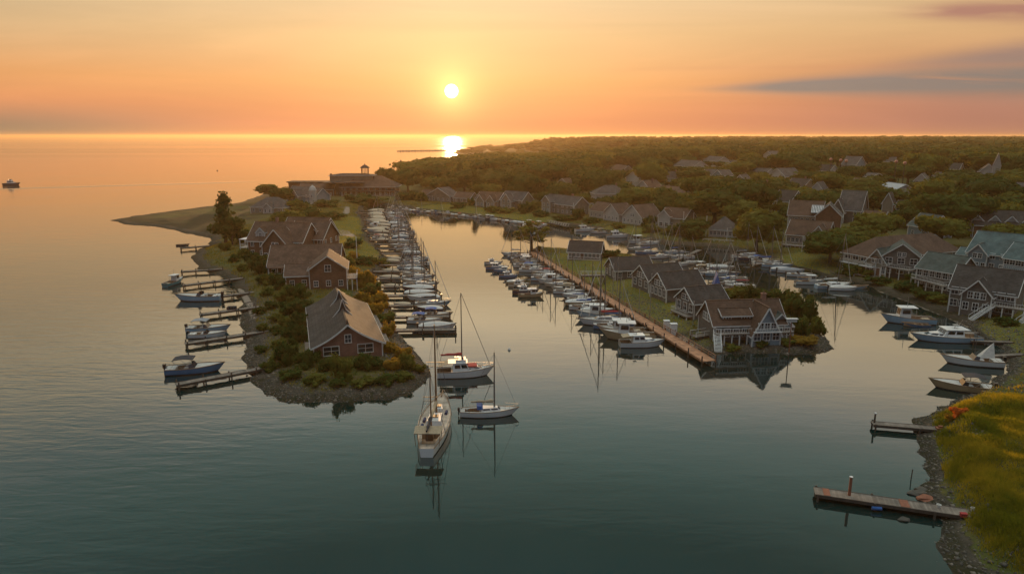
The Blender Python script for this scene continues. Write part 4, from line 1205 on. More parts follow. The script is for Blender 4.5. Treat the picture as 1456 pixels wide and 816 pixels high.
wing(o, max(wd, 9), 8.5, 5.6, 3.4, 'y', 0, 0, .3, R(32), WALL_SH, ROOF_GN, WHITE, win={'f': (3, 2, 1.6, 1.5), 'l': (3, 2), 'r': (3, 2, 1.5, 1.4)}, gwin={'f': (2, 5.6, .8, 1.0)})
porch(o, -4, 4, -2.6, 0, 2.8, 0, 4, None, ground=-1)
foot(o, 0, 4, 8)
o, wd = house_at('shingle_house', (1312, 412), (1342, 420), 'green-roofed house with a white upper balcony and lit gable between its neighbours', 'the green-roofed balcony house', group=RG)
wing(o, max(wd, 9.5), 10, 5.4, 3.5, 'x', 0, 0, .3, R(20), WALL_SH, ROOF_GN, WHITE, win={'f': (6, 2, 1.1, 1.5), 'r': (4, 2, 1.2, 1.4), 'l': (3, 2)}, gwin={'r': (3, 5.3, .9, 1.1)})
porch(o, -5.5, 5, -2.2, 0, 2.75, 0, 5, None, ground=-1)
foot(o, 0, 5, 9)
o, wd = house_at('shingle_house', (1347, 444), (1440, 450), 'big dark-roofed shingle house with front gable and long white stair', 'the big stair house', group=RG)
wing(o, wd, 11, 4.9, 4.4, 'x', 0, 0, .3, 0, WALL_SH, ROOF_DK, WHITE, win={'f': (7, 2, 1.3, 1.5), 'l': (4, 2, 1.2, 1.5)}, gwin={'l': (2, 5.0, .9, 1.1)})
wing(o, 5.6, 4, 4.4, 3.2, 'y', -.6, -2.2, .3, 0, WALL_SH, ROOF_DK, WHITE, win={'f': (3, 1, 1.0, 1.6), 'l': (2, 1)}, gwin={'f': (3, 3.5, .9, 1.4)})
porch(o, 2.4, wd / 2 + 6, -2.6, 0, 2.8, 0, 6, None, ground=-1.5)
stair(o, (-.6, -5.2, -.5), (2.6, -2.4, 2.8), 1.5, WHITE)
stair(o, (wd / 2 + 1.0, -5.4, -.6), (wd / 2 + 4, -2.6, 2.8), 1.4, WHITE)
rf = None
foot(o, -4, 5, 8); foot(o, 5, 5, 9)
o, wd = house_at('teal_roofed_house', (1380, 384), (1420, 390), 'white and blue house under a wide teal roof with small peaked gable', 'the wide teal-roofed house', group=RG)
rf = wing(o, max(wd, 9) + 3, 14, 4.8, 5.0, 'x', 1.5, 0, .5, R(14), WALL_BL, ROOF_TL, WHITE, win={'f': (5, 2, 1.1, 1.4), 'r': (4, 2), 'l': (3, 2)})
wing(o, 4.6, 4, 4.6, 2.6, 'y', -1.5, -1.6, .5, R(14), WALL_BL, ROOF_TL, WHITE, win={'f': (3, 1, .9, 1.4)}, gwin={'f': (2, 3.5, .9, 1.2)})
wing(o, 4, 6, 3.2, 1.6, 'x', -7.5, 3, .3, R(14), WALL_WH, ROOF_TL, WHITE)
chimney(rf, 6, 10, 8.5, 11)
foot(o, 0, 6, 10)
o, wd = house_at('teal_roofed_house', (1424, 394), (1482, 404), 'blue clapboard house with teal roof and long white gallery next to the wide teal-roofed house', 'the teal-roofed gallery house', group=RG)
wing(o, wd, 9, 5.2, 3.6, 'x', 0, 0, .3, 0, WALL_BL, ROOF_TL, WHITE, win={'f': (7, 2, 1.2, 1.4), 'l': (3, 2)})
porch(o, -wd / 2, wd / 2, -2.2, 0, 2.7, 0, 7, None, ground=-1)
foot(o, -5, 4, 8); foot(o, 5, 4, 8)

# ------------------------------------------------------------------ boats
def beam_at(t, tr=.7, mx=.42):
    if t < mx: return tr + (1 - tr) * math.sin(math.pi / 2 * t / mx)
    return max(1 - ((t - mx) / (1 - mx)) ** 2.3, 0.0)


def hull(root, L, B, fb, rise=.45, tr=.7, mats=(GEL, ANTIF), deckm=DECKG, well=(.08, .40), side=.72, rake=.06, floor=.18, mx=.42, stripe=None, rail=None):
    """hull shell, deck with a sunken well, rub rail; returns the sheer function"""
    N = 13
    ts = [i / (N - 1) for i in range(N)]
    half = lambda t: max(B / 2 * beam_at(t, tr, mx), .02)
    she = lambda t: fb * (.96 + rise * t ** 2.2 + .05 * (1 - t) ** 2)
    X = lambda t, z: -L / 2 + L * t * (1 + rake * (z / fb - 1) * t ** 3)
    mb = MB()
    rows = []
    for t in ts:
        h, s = half(t), she(t)
        sec = [(0, -.45), (h * .62, -.36), (h * .86, .06), (h * .90, .16), (h * .97, s * .62), (h, s)]
        rows.append([(X(t, z), -a, z) for a, z in reversed(sec[1:])] + [(X(t, z), a, z) for a, z in sec])
    n = len(rows[0])
    vs = [p for r_ in rows for p in r_]
    for i in range(N - 1):
        for j in range(n - 1):
            a = i * n + j
            mi = 1 if 2 <= j <= n - 4 and True else 0
            if j in (3 - 1, n - 4): mi = 1
            mb_f = (a, a + 1, a + n + 1, a + n)
            mb.f.append(mb_f); mb.mi.append(mi)
    mb.v = vs
    mb.f.append(tuple(range(n - 1, -1, -1))); mb.mi.append(0)
    hm = mb.build('hull', list(mats), root, smooth=False)
    db = MB()
    dzo = -.05
    for i in range(N - 1):
        t0, t1 = ts[i], ts[i + 1]
        x0, x1, z0, z1 = X(t0, she(t0)), X(t1, she(t1)), she(t0) + dzo, she(t1) + dzo
        h0, h1 = half(t0) * .985, half(t1) * .985
        tm = (t0 + t1) / 2
        if well and well[0] <= tm <= well[1]:
            i0, i1 = h0 * side, h1 * side
            for sg in (1, -1):
                db.add([(x0, sg * i0, z0), (x0, sg * h0, z0), (x1, sg * h1, z1), (x1, sg * i1, z1)], [(0, 1, 2, 3)])
                db.add([(x0, sg * i0, z0), (x1, sg * i1, z1), (x1, sg * i1, floor), (x0, sg * i0, floor)], [(0, 1, 2, 3)], 1)
            db.add([(x0, -i0, floor), (x0, i0, floor), (x1, i1, floor), (x1, -i1, floor)], [(0, 1, 2, 3)], 1)
            for tt, hh, xx, zz in ((t0, i0, x0, z0), (t1, i1, x1, z1)):
                nb = tt - 1 / (N - 1) / 2 if tt == t0 else tt + 1 / (N - 1) / 2
                if not (well[0] <= nb <= well[1]): db.add([(xx, -hh, floor), (xx, hh, floor), (xx, hh, zz), (xx, -hh, zz)], [(0, 1, 2, 3)], 1)
        else:
            db.add([(x0, -h0, z0), (x0, h0, z0), (x1, h1, z1), (x1, -h1, z1)], [(0, 1, 2, 3)])
    db.build('deck', [deckm, TEAK], root, recalc=False)
    rb = MB()
    for sg in (1, -1):
        for i in range(N - 1):
            rb.bar((X(ts[i], she(ts[i])), sg * half(ts[i]), she(ts[i])), (X(ts[i + 1], she(ts[i + 1])), sg * half(ts[i + 1]), she(ts[i + 1])), .07, .09)
    rb.build('rub_rail', rail or TEAK, root)
    return X, she, half


def cabin(root, name, x0, x1, w0, w1, z0, z1, slope=.5, back=.15, m=GEL, win=True, taper=.85):
    mb = MB()
    b = [(x0, -w0 / 2), (x0, w0 / 2), (x1, w1 / 2), (x1, -w1 / 2)]
    t = [(x0 + back, -w0 / 2 * taper), (x0 + back, w0 / 2 * taper), (x1 - slope, w1 / 2 * taper), (x1 - slope, -w1 / 2 * taper)]
    mb.add([(x, y, z0) for x, y in b] + [(x, y, z1) for x, y in t], [(3, 2, 1, 0), (4, 5, 6, 7), (0, 1, 5, 4), (1, 2, 6, 5), (2, 3, 7, 6), (3, 0, 4, 7)])
    o = mb.build(name, m, root)
    if win:
        wb = MB()
        B_ = [Vector((x, y, z0)) for x, y in b]; T_ = [Vector((x, y, z1)) for x, y in t]
        def q(i, j, u0, u1, v0, v1):
            f = lambda u, v: B_[i].lerp(B_[j], u).lerp(T_[i].lerp(T_[j], u), v)
            p = [f(u0, v0), f(u1, v0), f(u1, v1), f(u0, v1)]
            nrm = (p[1] - p[0]).cross(p[3] - p[0]).normalized()
            c = sum(B_, Vector()) / 4
            if nrm.dot(p[0] - c) < 0: nrm = -nrm
            wb.add([a + nrm * .02 for a in p], [(0, 1, 2, 3)])
        for s_ in ((1, 2), (3, 0)):
            nw = max(1, int((x1 - x0) / 1.3))
            for k in range(nw): q(*s_, .06 + .9 * k / nw, .06 + .9 * (k + .82) / nw, .42, .84)
        q(2, 3, .08, .48, .3, .88); q(2, 3, .52, .92, .3, .88)
        wb.build('cabin_window', BOATGLASS, o, recalc=False)
    return o


def rigging(root, xm, zt, xb, zb, xs, zs, hb, zd):
    mb = MB()
    for p, q in (((xm, 0, zt), (xb, 0, zb)), ((xm, 0, zt), (xs, 0, zs)), ((xm, 0, zt), (xm - .2, hb, zd)), ((xm, 0, zt), (xm - .2, -hb, zd)),
                 ((xm, hb * .45, zt * .6), (xm, hb, zd)), ((xm, -hb * .45, zt * .6), (xm, -hb, zd))):
        mb.tube(p, q, .022, n=4)
    mb.bar((xm, -hb * .45, zt * .6), (xm, hb * .45, zt * .6), .07, .05)
    mb.build('rigging', WIRE, root)


MASTM = paint('dark_mast', (.15, .135, .12), .45, .3, .6)


def mast(root, x, z0, z1, r=.10, m=MASTM):
    mb = MB(); mb.tube((x, 0, z0), (x, 0, z1), r, r * .6, 8); mb.tube((x, 0, z1), (x, 0, z1 + .5), .02, n=4)
    return mb.build('mast', m, root)


def boom(root, x0, x1, z, r=.07, cover='blue', m=ALU):
    mb = MB(); mb.tube((x0, 0, z), (x1, 0, z + .05), r, n=6); b = mb.build('boom', m, root)
    if cover:
        mb = MB(); N = 7
        for i in range(N - 1):
            f0, f1 = i / (N - 1), (i + 1) / (N - 1)
            r0, r1 = .26 * (1 - .5 * f0) + .05 * math.sin(i * 2.1), .26 * (1 - .5 * f1) + .05 * math.sin((i + 1) * 2.1)
            mb.tube((x0 + (x1 - x0) * f0 - .1, 0, z + .16 + r0 * .35), (x0 + (x1 - x0) * f1 - .1, 0, z + .16 + r1 * .35), r0, r1, 7)
        mb.build('sail_cover', CANV[cover], b)
    return b


def outboard(root, x, z, y=0):
    mb = MB(); mb.box(x - .32, x + .05, y - .2, y + .2, z + .1, z + .62); mb.box(x - .24, x - .04, y - .09, y + .09, z - .75, z + .12); mb.box(x - .05, x + .12, y - .1, y + .1, z - .2, z + .1)
    mb.bar((x, y, z + .35), (x + .5, y, z + .45), .06, .06)
    mb.build('outboard_motor', BLACK, root)


def pulpit(root, X, she, half, t0=.78, stern=True):
    mb = MB()
    for rng in ([(t0, .99)] + ([(0.0, .16)] if stern else [])):
        for sg in (1, -1):
            prev = None
            for i in range(4):
                t = rng[0] + (rng[1] - rng[0]) * i / 3
                p = Vector((X(t, she(t)) * .99, sg * half(t) * .93, she(t)))
                mb.tube(p, p + Vector((0, 0, .6)), .022, n=4)
                if prev is not None: mb.tube(prev + Vector((0, 0, .6)), p + Vector((0, 0, .6)), .022, n=4)
                prev = p
    mb.build('guard_rail', ALU, root)


def make_sloop(hm=GEL, cover='blue', L=10, mh=13.0, dodger=None, furl=True):
    o = empty('sailboat', (0, 0, 0))
    X, she, half = hull(o, L, L * .31, 1.05, .38, .62, (hm, ANTIF), DECKG, (.06, .34), .62, .10, .35)
    zc = 1.0
    cabin(o, 'cabin', -L * .14, L * .22, L * .19, L * .12, zc, zc + .55, .7, .12)
    mast(o, L * .10, zc + .4, mh, .14)
    boom(o, L * .09, -L * .30, 2.35, .07, cover)
    rigging(o, L * .10, mh - .3, L * .49, she(1.0), -L * .49, she(0), L * .145, 1.0)
    if furl:
        mb = MB(); a, b = Vector((L * .485, 0, she(1.0) + .3)), Vector((L * .11, 0, mh - .8)); mb.tube(a, b, .085, .04, 6); mb.build('furled_jib', CANV['white'], o)
    if dodger:
        mb = MB()
        mb.add([(-L * .10, -1.05, 1.5), (-L * .10, 1.05, 1.5), (-L * .20, 1.05, 1.4), (-L * .20, -1.05, 1.4), (-L * .13, -.9, 2.05), (-L * .13, .9, 2.05), (-L * .21, .95, 2.1), (-L * .21, -.95, 2.1)],
               [(0, 1, 5, 4), (4, 5, 6, 7), (1, 2, 6, 5), (0, 4, 7, 3)])
        mb.build('dodger', CANV[dodger], o, recalc=False)
    mb = MB(); mb.tube((-L * .38, -.35, 1.2), (-L * .38, .35, 1.2), .03, n=5); mb.box(-L * .40, -L * .36, -.09, .09, .35, 1.25); mb.build('helm', ALU, o)
    pulpit(o, X, she, half)
    return o


def make_motorboat(hm=GEL, canopy='blue', L=7, deckm=DECKG, cover=None):
    o = empty('motorboat', (0, 0, 0))
    X, she, half = hull(o, L, L * .34, .85, .42, .86, (hm, ANTIF), deckm, (.05, .50) if not cover else None, .76, .10, .25, .40)
    if cover:
        mb = MB(); N = 8
        for i in range(N):
            t0, t1 = .03 + .93 * i / N, .03 + .93 * (i + 1) / N
            hh = lambda t: .12 + .55 * math.sin(math.pi * min(t * 1.15, 1)) ** .8
            v = []
            for t in (t0, t1):
                s, h, x = she(t), half(t), X(t, she(t))
                v += [(x, -h * .99, s + .02), (x, -h * .55, s + hh(t) * .8), (x, 0, s + hh(t)), (x, h * .55, s + hh(t) * .8), (x, h * .99, s + .02)]
            mb.add(v, [(j, j + 1, j + 6, j + 5) for j in range(4)])
        mb.build('boat_cover', CANV[cover], o, recalc=False)
    else:
        mb = MB(); x0 = X(.52, 1); hb = half(.5) * .8; z = she(.5)
        for sg in (1, -1): mb.add([(x0 - .7, sg * hb, z - .05), (x0, sg * hb * .9, z - .05), (x0 - .35, sg * hb * .82, z + .5), (x0 - .75, sg * hb * .88, z + .42)], [(0, 1, 2, 3)])
        mb.add([(x0, -hb * .9, z - .05), (x0, hb * .9, z - .05), (x0 - .35, hb * .82, z + .5), (x0 - .35, -hb * .82, z + .5)], [(0, 1, 2, 3)])
        mb.build('windscreen', BOATGLASS, o, recalc=False)
        mb = MB(); mb.box(X(.38, 1) - .3, X(.38, 1) + .25, -hb * .85, -hb * .3, .26, .95); mb.box(X(.38, 1) - .3, X(.38, 1) + .25, hb * .3, hb * .85, .26, .95); mb.box(X(.12, 1) - .2, X(.12, 1) + .4, -hb * .9, hb * .9, .26, .8)
        mb.build('seat', CANV['white'], o)
        if canopy:
            mb = MB(); xa, xb = X(.14, 1), X(.50, 1)
            for i in range(6):
                f0, f1 = i / 6, (i + 1) / 6
                c = lambda f: .16 * math.sin(math.pi * f)
                mb.add([(xa + (xb - xa) * f0, -hb, 1.95 + c(f0)), (xa + (xb - xa) * f0, hb, 1.95 + c(f0)), (xa + (xb - xa) * f1, hb, 1.95 + c(f1)), (xa + (xb - xa) * f1, -hb, 1.95 + c(f1)),
                        (xa + (xb - xa) * f0, -hb, 2.0 + c(f0)), (xa + (xb - xa) * f0, hb, 2.0 + c(f0)), (xa + (xb - xa) * f1, hb, 2.0 + c(f1)), (xa + (xb - xa) * f1, -hb, 2.0 + c(f1))],
                       [(3, 2, 1, 0), (4, 5, 6, 7), (0, 4, 7, 3), (1, 2, 6, 5)])
            cn_ = mb.build('canopy', CANV[canopy], o)
            mb = MB()
            for sg in (1, -1):
                for xx in (xa, xb): mb.tube(((xa + xb) / 2, sg * hb, she(.3)), (xx, sg * hb, 1.97), .025, n=4)
            mb.build('canopy_frame', ALU, cn_)
    outboard(o, -L / 2 - .05, .75)
    return o


def make_cruiser(hm=GEL, top=GEL, L=10, fly=True, canvas=None, stripe=None):
    o = empty('cabin_cruiser', (0, 0, 0))
    X, she, half = hull(o, L, L * .34, 1.25, .40, .86, (hm, ANTIF), DECKG, (.04, .26), .8, .10, .4)
    cabin(o, 'foredeck_cabin', L * .02, L * .34, L * .24, L * .10, 1.25, 1.85, 1.1, .0, top, True)
    c = cabin(o, 'wheelhouse', -L * .22, L * .10, L * .26, L * .24, 1.2, 2.7, .75, .1, top, True, .9)
    mb = MB(); mb.box(-L * .30, L * .05, -L * .125, L * .125, 2.72, 2.82); mb.build('roof', top, c)
    if fly:
        mb = MB(); mb.box(-L * .16, L * .02, -L * .10, L * .10, 2.84, 3.35); mb.box(-L * .06, -L * .02, -L * .08, L * .08, 3.35, 3.75, 1); mb.build('flybridge', [top, BOATGLASS], o)
    if canvas:
        mb = MB(); mb.add([(-L * .46, -L * .13, 2.4), (-L * .46, L * .13, 2.4), (-L * .22, L * .13, 2.74), (-L * .22, -L * .13, 2.74), (-L * .46, -L * .13, 2.47), (-L * .46, L * .13, 2.47), (-L * .22, L * .13, 2.81), (-L * .22, -L * .13, 2.81)],
                          [(3, 2, 1, 0), (4, 5, 6, 7), (0, 1, 5, 4), (1, 2, 6, 5), (2, 3, 7, 6), (3, 0, 4, 7)])
        for sg in (1, -1): mb.tube((-L * .45, sg * L * .125, 1.2), (-L * .45, sg * L * .125, 2.42), .03, n=4)
        mb.build('cockpit_awning', CANV[canvas], o)
    mb = MB(); mb.tube((-L * .12, 0, 2.8), (-L * .16, 0, 4.4), .05, .03, 6); mb.tube((-L * .12, .5, 2.8), (-L * .2, .5, 4.9), .018, n=4); mb.box(-L * .18, -L * .10, -.35, .35, 3.5, 3.62)
    mb.build('antenna', ALU, o)
    pulpit(o, X, she, half, .55, False)
    return o


def make_workboat(hm=GEL, L=9):
    o = empty('fishing_boat', (0, 0, 0))
    X, she, half = hull(o, L, L * .33, 1.1, .65, .84, (hm, ANTIF), DECKG, (.04, .50), .86, .10, .35)
    c = cabin(o, 'wheelhouse', L * .0, L * .22, L * .22, L * .19, 1.15, 3.0, .25, .05, WHITE, True, .93)
    mb = MB(); mb.box(-L * .12, L * .23, -L * .125, L * .125, 3.02, 3.12); mb.build('roof', WHITE, c)
    mb = MB(); mb.tube((L * .05, 0, 3.1), (L * .05, 0, 5.0), .05, .03, 6); mb.tube((-L * .1, .8, 1.2), (-L * .1, .8, 3.02), .035, n=4); mb.tube((-L * .1, -.8, 1.2), (-L * .1, -.8, 3.02), .035, n=4); mb.build('mast', ALU, o)
    mb = MB(); mb.box(-L * .40, -L * .25, -.7, .7, .36, .95); mb.build('bait_box', CANV['tan'], o)
    return o


def make_rowboat(hm=GEL, L=4.2, upside=False):
    o = empty('rowing_boat', (0, 0, 0))
    X, she, half = hull(o, L, L * .37, .45, .5, .7, (hm, hm), DECKG, (.02, .95), .88, .08, .08)
    mb = MB()
    for f in (.25, .5, .72): mb.box(-L / 2 + L * f - .13, -L / 2 + L * f + .13, -half(f) * .9, half(f) * .9, .30, .34)
    mb.build('thwart', TEAK, o)
    return o


PROTO = {}
BOATS = []


def place_boat(kind, loc, ang, label, group=None, size=None, **kw):
    key = (kind, tuple(sorted((k, v.name if hasattr(v, 'name') else v) for k, v in kw.items())))
    mk = {'sloop': make_sloop, 'motor': make_motorboat, 'cruiser': make_cruiser, 'work': make_workboat, 'row': make_rowboat}[kind]
    L0 = {'sloop': 10, 'motor': 7, 'cruiser': 10, 'work': 9, 'row': 4.2}[kind]
    if key not in PROTO:
        o = mk(**kw); PROTO[key] = o
    else:
        o = clone(PROTO[key])
    s = (size or L0) / L0
    o.location = (loc[0], loc[1], 0.0); o.rotation_euler = (0, 0, R(ang)); o.scale = (s, s, s)
    tag(o, label, {'sloop': 'sailboat', 'motor': 'motorboat', 'cruiser': 'cabin cruiser', 'work': 'fishing boat', 'row': 'rowing boat'}[kind], group)
    BOATS.append(o)
    return o


HUES = [('white', GEL), ('white', GEL), ('cream', GELCREAM), ('white', GEL), ('cream', GELCREAM), ('white', GEL), ('pale blue', GELLIGHT), ('navy', GELNAVY), ('blue', GELBLUE), ('tan', GELTAN)]
COVS = ['blue', 'grey', 'red', 'tan', 'white', 'dark', 'tan', 'navy', 'white', 'grey']
CWORD = {'dark': 'black', 'navy': 'dark blue'}


def random_boat(rng, loc, ang, where, group, size=None, sail=.3, cover=.3):
    """a random small craft; where: words that single its berth out"""
    hn, hm = rng.choice(HUES)
    r_ = rng.random(); cv_ = rng.choice(COVS); cw = CWORD.get(cv_, cv_)
    if r_ < sail:
        return place_boat('sloop', loc, ang, f'{hn} sloop with {cw} sail cover, {where}', group, size, hm=hm, cover=cv_)
    if r_ < sail + cover:
        cv_ = rng.choice(['white', 'grey', 'white', 'white', 'tan']); cw = CWORD.get(cv_, cv_)
        return place_boat('motor', loc, ang, f'{hn} motorboat under {cw} cover, {where}', group, size and size * .85, hm=hm, cover=cv_, canopy=None)
    if r_ < sail + cover + .22:
        cv_ = rng.choice(['white', 'blue', 'dark', 'tan', 'red']); cw = CWORD.get(cv_, cv_)
        return place_boat('motor', loc, ang, f'{hn} open motorboat with {cw} canopy, {where}', group, size and size * .85, hm=hm, canopy=cv_)
    if r_ < sail + cover + .36:
        return place_boat('work', loc, ang, f'{hn} wheelhouse boat, {where}', group, size, hm=hm)
    return place_boat('cruiser', loc, ang, f'{hn} cabin cruiser, {where}', group, size, hm=hm, fly=rng.random() < .5)


def pier(name, p, q, wd, z, label, cat='pier', group=None, m=PIERW, spacing=4.0, rail=False, over=.5, pile_h=.6, pilem=PILE):
    """plank deck between two world points with pilings on both sides"""
    p, q = Vector((p[0], p[1], 0)), Vector((q[0], q[1], 0))
    d = q - p; L = d.length; rz = math.atan2(d.y, d.x)
    o = empty(name, (p.x, p.y, 0), rz, label, cat, group)
    mb = MB()
    mb.box(0, L, -wd / 2, wd / 2, z - .10, z); db = mb.build('deck', m, o)
    mb = MB()
    for sg in (1, -1): mb.box(.02, L - .02, sg * (wd / 2 + .01) - .06, sg * (wd / 2 + .01) + .06, z - .34, z + .03)
    mb.build('edge_beam', PILE if m is not ORANGEW else ORANGEW, o)
    n = max(1, int(L / spacing))
    for i in range(n + 1):
        for sg in (1, -1):
            mb = MB(); xx = .25 + (L - .5) * i / n; hh = z + pile_h * (1 if (i * 7 + sg) % 3 else .4)
            mb.tube((xx, sg * (wd / 2 + .18), -2), (xx + .03, sg * (wd / 2 + .18), hh), .13, .12, 7); mb.build('piling', pilem, o)
    if rail:
        mb = MB()
        for sg in (1, -1):
            mb.bar((0, sg * wd / 2, z + .95), (L, sg * wd / 2, z + .95), .07, .07)
            for i in range(int(L / 2) + 1): mb.bar((min(i * 2, L), sg * wd / 2, z), (min(i * 2, L), sg * wd / 2, z + .95), .07, .07)
        mb.build('railing', TRIM, o)
    return o


# --- three big boats off the spit
def make_ketch():
    L = 17.6
    o = empty('ketch', (0, 0, 0))
    X, she, half = hull(o, L, 4.3, 1.2, .42, .42, (GEL, ANTIF), TEAKP, (.07, .22), .66, .14, .5, .46)
    cabin(o, 'deckhouse', -L * .10, L * .10, 2.3, 1.9, 1.2, 1.85, .5, .15, WHITE)
    cabin(o, 'fore_cabin', L * .16, L * .29, 1.7, 1.1, 1.3, 1.75, .5, .1, WHITE)
    mb = MB(); mb.box(-L * .03, L * .02, -.45, .45, 1.86, 1.98); mb.box(L * .20, L * .25, -.4, .4, 1.76, 1.88); mb.build('hatch', SPAR, o)
    mb = MB(); mb.tube((L * .09, 0, 1.2), (L * .09, 0, 14.6), .16, .09, 8); mb.bar((L * .09, -1.3, 9.2), (L * .09, 1.3, 9.2), .1, .07); mb.tube((L * .09, 0, 14.6), (L * .09, 0, 15.4), .025, n=4)
    mm = mb.build('mast', SPAR, o)
    mb = MB(); mb.tube((-L * .23, 0, 1.2), (-L * .23, 0, 10.0), .12, .07, 8); mb.bar((-L * .23, -1.0, 6.3), (-L * .23, 1.0, 6.3), .08, .06); mb.build('mizzen_mast', SPAR, o)
    boom(o, L * .085, -L * .19, 3.0, .10, 'tan', SPAR); boom(o, -L * .235, -L * .47, 3.2, .08, 'dark', SPAR)
    rigging(o, L * .09, 14.3, L * .50, she(1), -L * .22, 9.8, 2.2, 1.3)
    rigging(o, -L * .23, 9.6, L * .08, 2.2, -L * .49, 1.4, 1.9, 1.3)
    mb = MB(); mb.tube((L * .44, 0, 1.75), (L * .56, 0, 2.0), .11, .07, 7); mb.build('bowsprit', SPAR, o)
    mb = MB(); mb.add([(-L * .46, -1.7, 2.85), (-L * .46, 1.7, 2.85), (-L * .34, 1.8, 3.0), (-L * .34, -1.8, 3.0), (-L * .46, -1.7, 2.94), (-L * .46, 1.7, 2.94), (-L * .34, 1.8, 3.09), (-L * .34, -1.8, 3.09)],
                      [(3, 2, 1, 0), (4, 5, 6, 7), (0, 1, 5, 4), (1, 2, 6, 5), (2, 3, 7, 6), (3, 0, 4, 7)])
    aw = mb.build('stern_awning', CANV['tan'], o)
    mb = MB()
    for sx_ in (-.455, -.345):
        for sg in (1, -1): mb.tube((L * sx_, sg * 1.5, 1.2), (L * sx_, sg * 1.65, 2.95), .04, n=5)
    mb.build('awning_frame', SPAR, aw)
    mb = MB()
    for k, (xx, yy) in enumerate(((-.02, 1.45), (-.14, 1.5), (.13, -1.3))): mb.tube((L * xx - .5, yy, 1.45), (L * xx + .5, yy, 1.45), .22, n=8)
    mb.build('fender', CANV['navy'], o)
    mb = MB(); mb.box(-L * .35, -L * .33, -.5, .5, 1.0, 1.95); mb.tube((-L * .355, 0, 1.8), (-L * .36, 0, 1.8), .5, n=12); mb.build('helm', SPAR, o)
    mb = MB()
    for sg in (1, -1):
        prev = None
        for i in range(12):
            t = .02 + .95 * i / 11; p_ = Vector((X(t, she(t)), sg * half(t) * .95, she(t)))
            mb.tube(p_, p_ + Vector((0, 0, .7)), .025, n=4)
            if prev is not None: mb.tube(prev + Vector((0, 0, .7)), p_ + Vector((0, 0, .7)), .02, n=4)
            prev = p_
    mb.build('guard_rail', ALU, o)
    return o


k_ = make_ketch()
a, b = at(607, 650, 0), at(629, 575, 0)
k_.location = ((a[0] + b[0]) / 2, (a[1] + b[1]) / 2, 0); k_.rotation_euler = (0, 0, math.atan2(b[1] - a[1], b[0] - a[0]))
tag(k_, 'large white two-masted ketch with pale wooden decks, alone in open water', 'sailboat')
p_ = at(661, 534)
o = place_boat('cruiser', p_, 6, 'bulky white motor yacht with tan cockpit awning and tall mast off the spit tip', None, 9.4, hm=GEL, fly=True, canvas='tan')
mast(o, -.5, 2.7, 15.5, .12)
mb = MB(); mb.tube((-.45, 0, 15.3), (4.6, 0, 1.9), .05, n=5); mb.tube((-.45, 0, 15.3), (-4.6, 0, 2.4), .03, n=4); mb.build('rigging', WIRE, o)
boom(o, -.4, -4.2, 3.9, .08, 'red')
mb = MB(); mb.box(.3, 2.2, -.9, .9, 1.87, 2.1); mb.build('deck_cushion', CANV['red'], o)
p_ = at(695, 590)
o = place_boat('sloop', p_, 3, 'small white yacht with blue cockpit canvas beside the two-masted ketch', None, 8.4, hm=GEL, cover='tan', dodger='blue', mh=11.5, furl=False)
outboard(o, -5.1, .9)

# --- finger piers west of the spit
WG = 'plank piers on the western beach'
for i, (p, q, lab) in enumerate((((256, 352.5), (300, 349), 'short plank pier nearest the grassy point, with a skiff at its end'),
                                 ((257, 386), (318, 382), 'short bare plank pier just beyond the teal cabin boat'),
                                 ((260, 405.5), (346, 395), 'plank pier with the teal cabin boat moored at its end'),
                                 ((306, 422), (376, 413), 'plank pier behind the white and blue boat, joined at its stern'),
                                 ((284, 447), (388, 433), 'empty plank pier carrying a pile of gear midway along the beach'),
                                 ((263, 488), (400, 467), 'long plank pier with two low boats moored on its far side'),
                                 ((250, 546), (398, 518), 'longest plank pier, beside the bright blue canopied boat'))):
    pier('pier', at(*p, .9), at(*q, .9), 1.5, .9, lab, group=WG, spacing=3.5, pile_h=.5)
place_boat('row', at(260, 349.5), 5, 'dark skiff at the end of the pier by the grassy point', None, 4.6, hm=GELNAVY)
place_boat('work', at(247.5, 404), 80, 'teal cabin boat with a square wheelhouse, end-on at a western pier', None, 7.5, hm=GELTEAL)
place_boat('motor', at(283, 427), 184, 'long white and blue low boat moored at the end of a western pier', None, 11, hm=GELLIGHT, canopy=None)
place_boat('motor', at(297, 471), 4, 'pale blue boat with grey canopy on the far side of the long western pier', None, 8.6, hm=GELLIGHT, canopy='grey')
place_boat('motor', at(296, 479), 8, 'white open boat wedged against the long western pier', None, 7.2, hm=GEL, canopy=None)
place_boat('motor', at(278, 529), 12, 'bright blue motorboat with long black canopy by the longest western pier', None, 9.2, hm=GELBLUE, canopy='dark')
pg = at(330, 440, .9)
mb = MB(); mb.box(-1.1, -.2, -.4, .4, 0, .6); mb.box(.1, 1.0, -.45, .35, 0, .8); mb.box(-.9, .7, -.3, .3, .6, .75); o = mb.build('gear_pile', CANV['dark']); o.location = (pg[0], pg[1], .9); tag(o, 'dark heap of covered gear lying on the empty plank pier', 'gear')

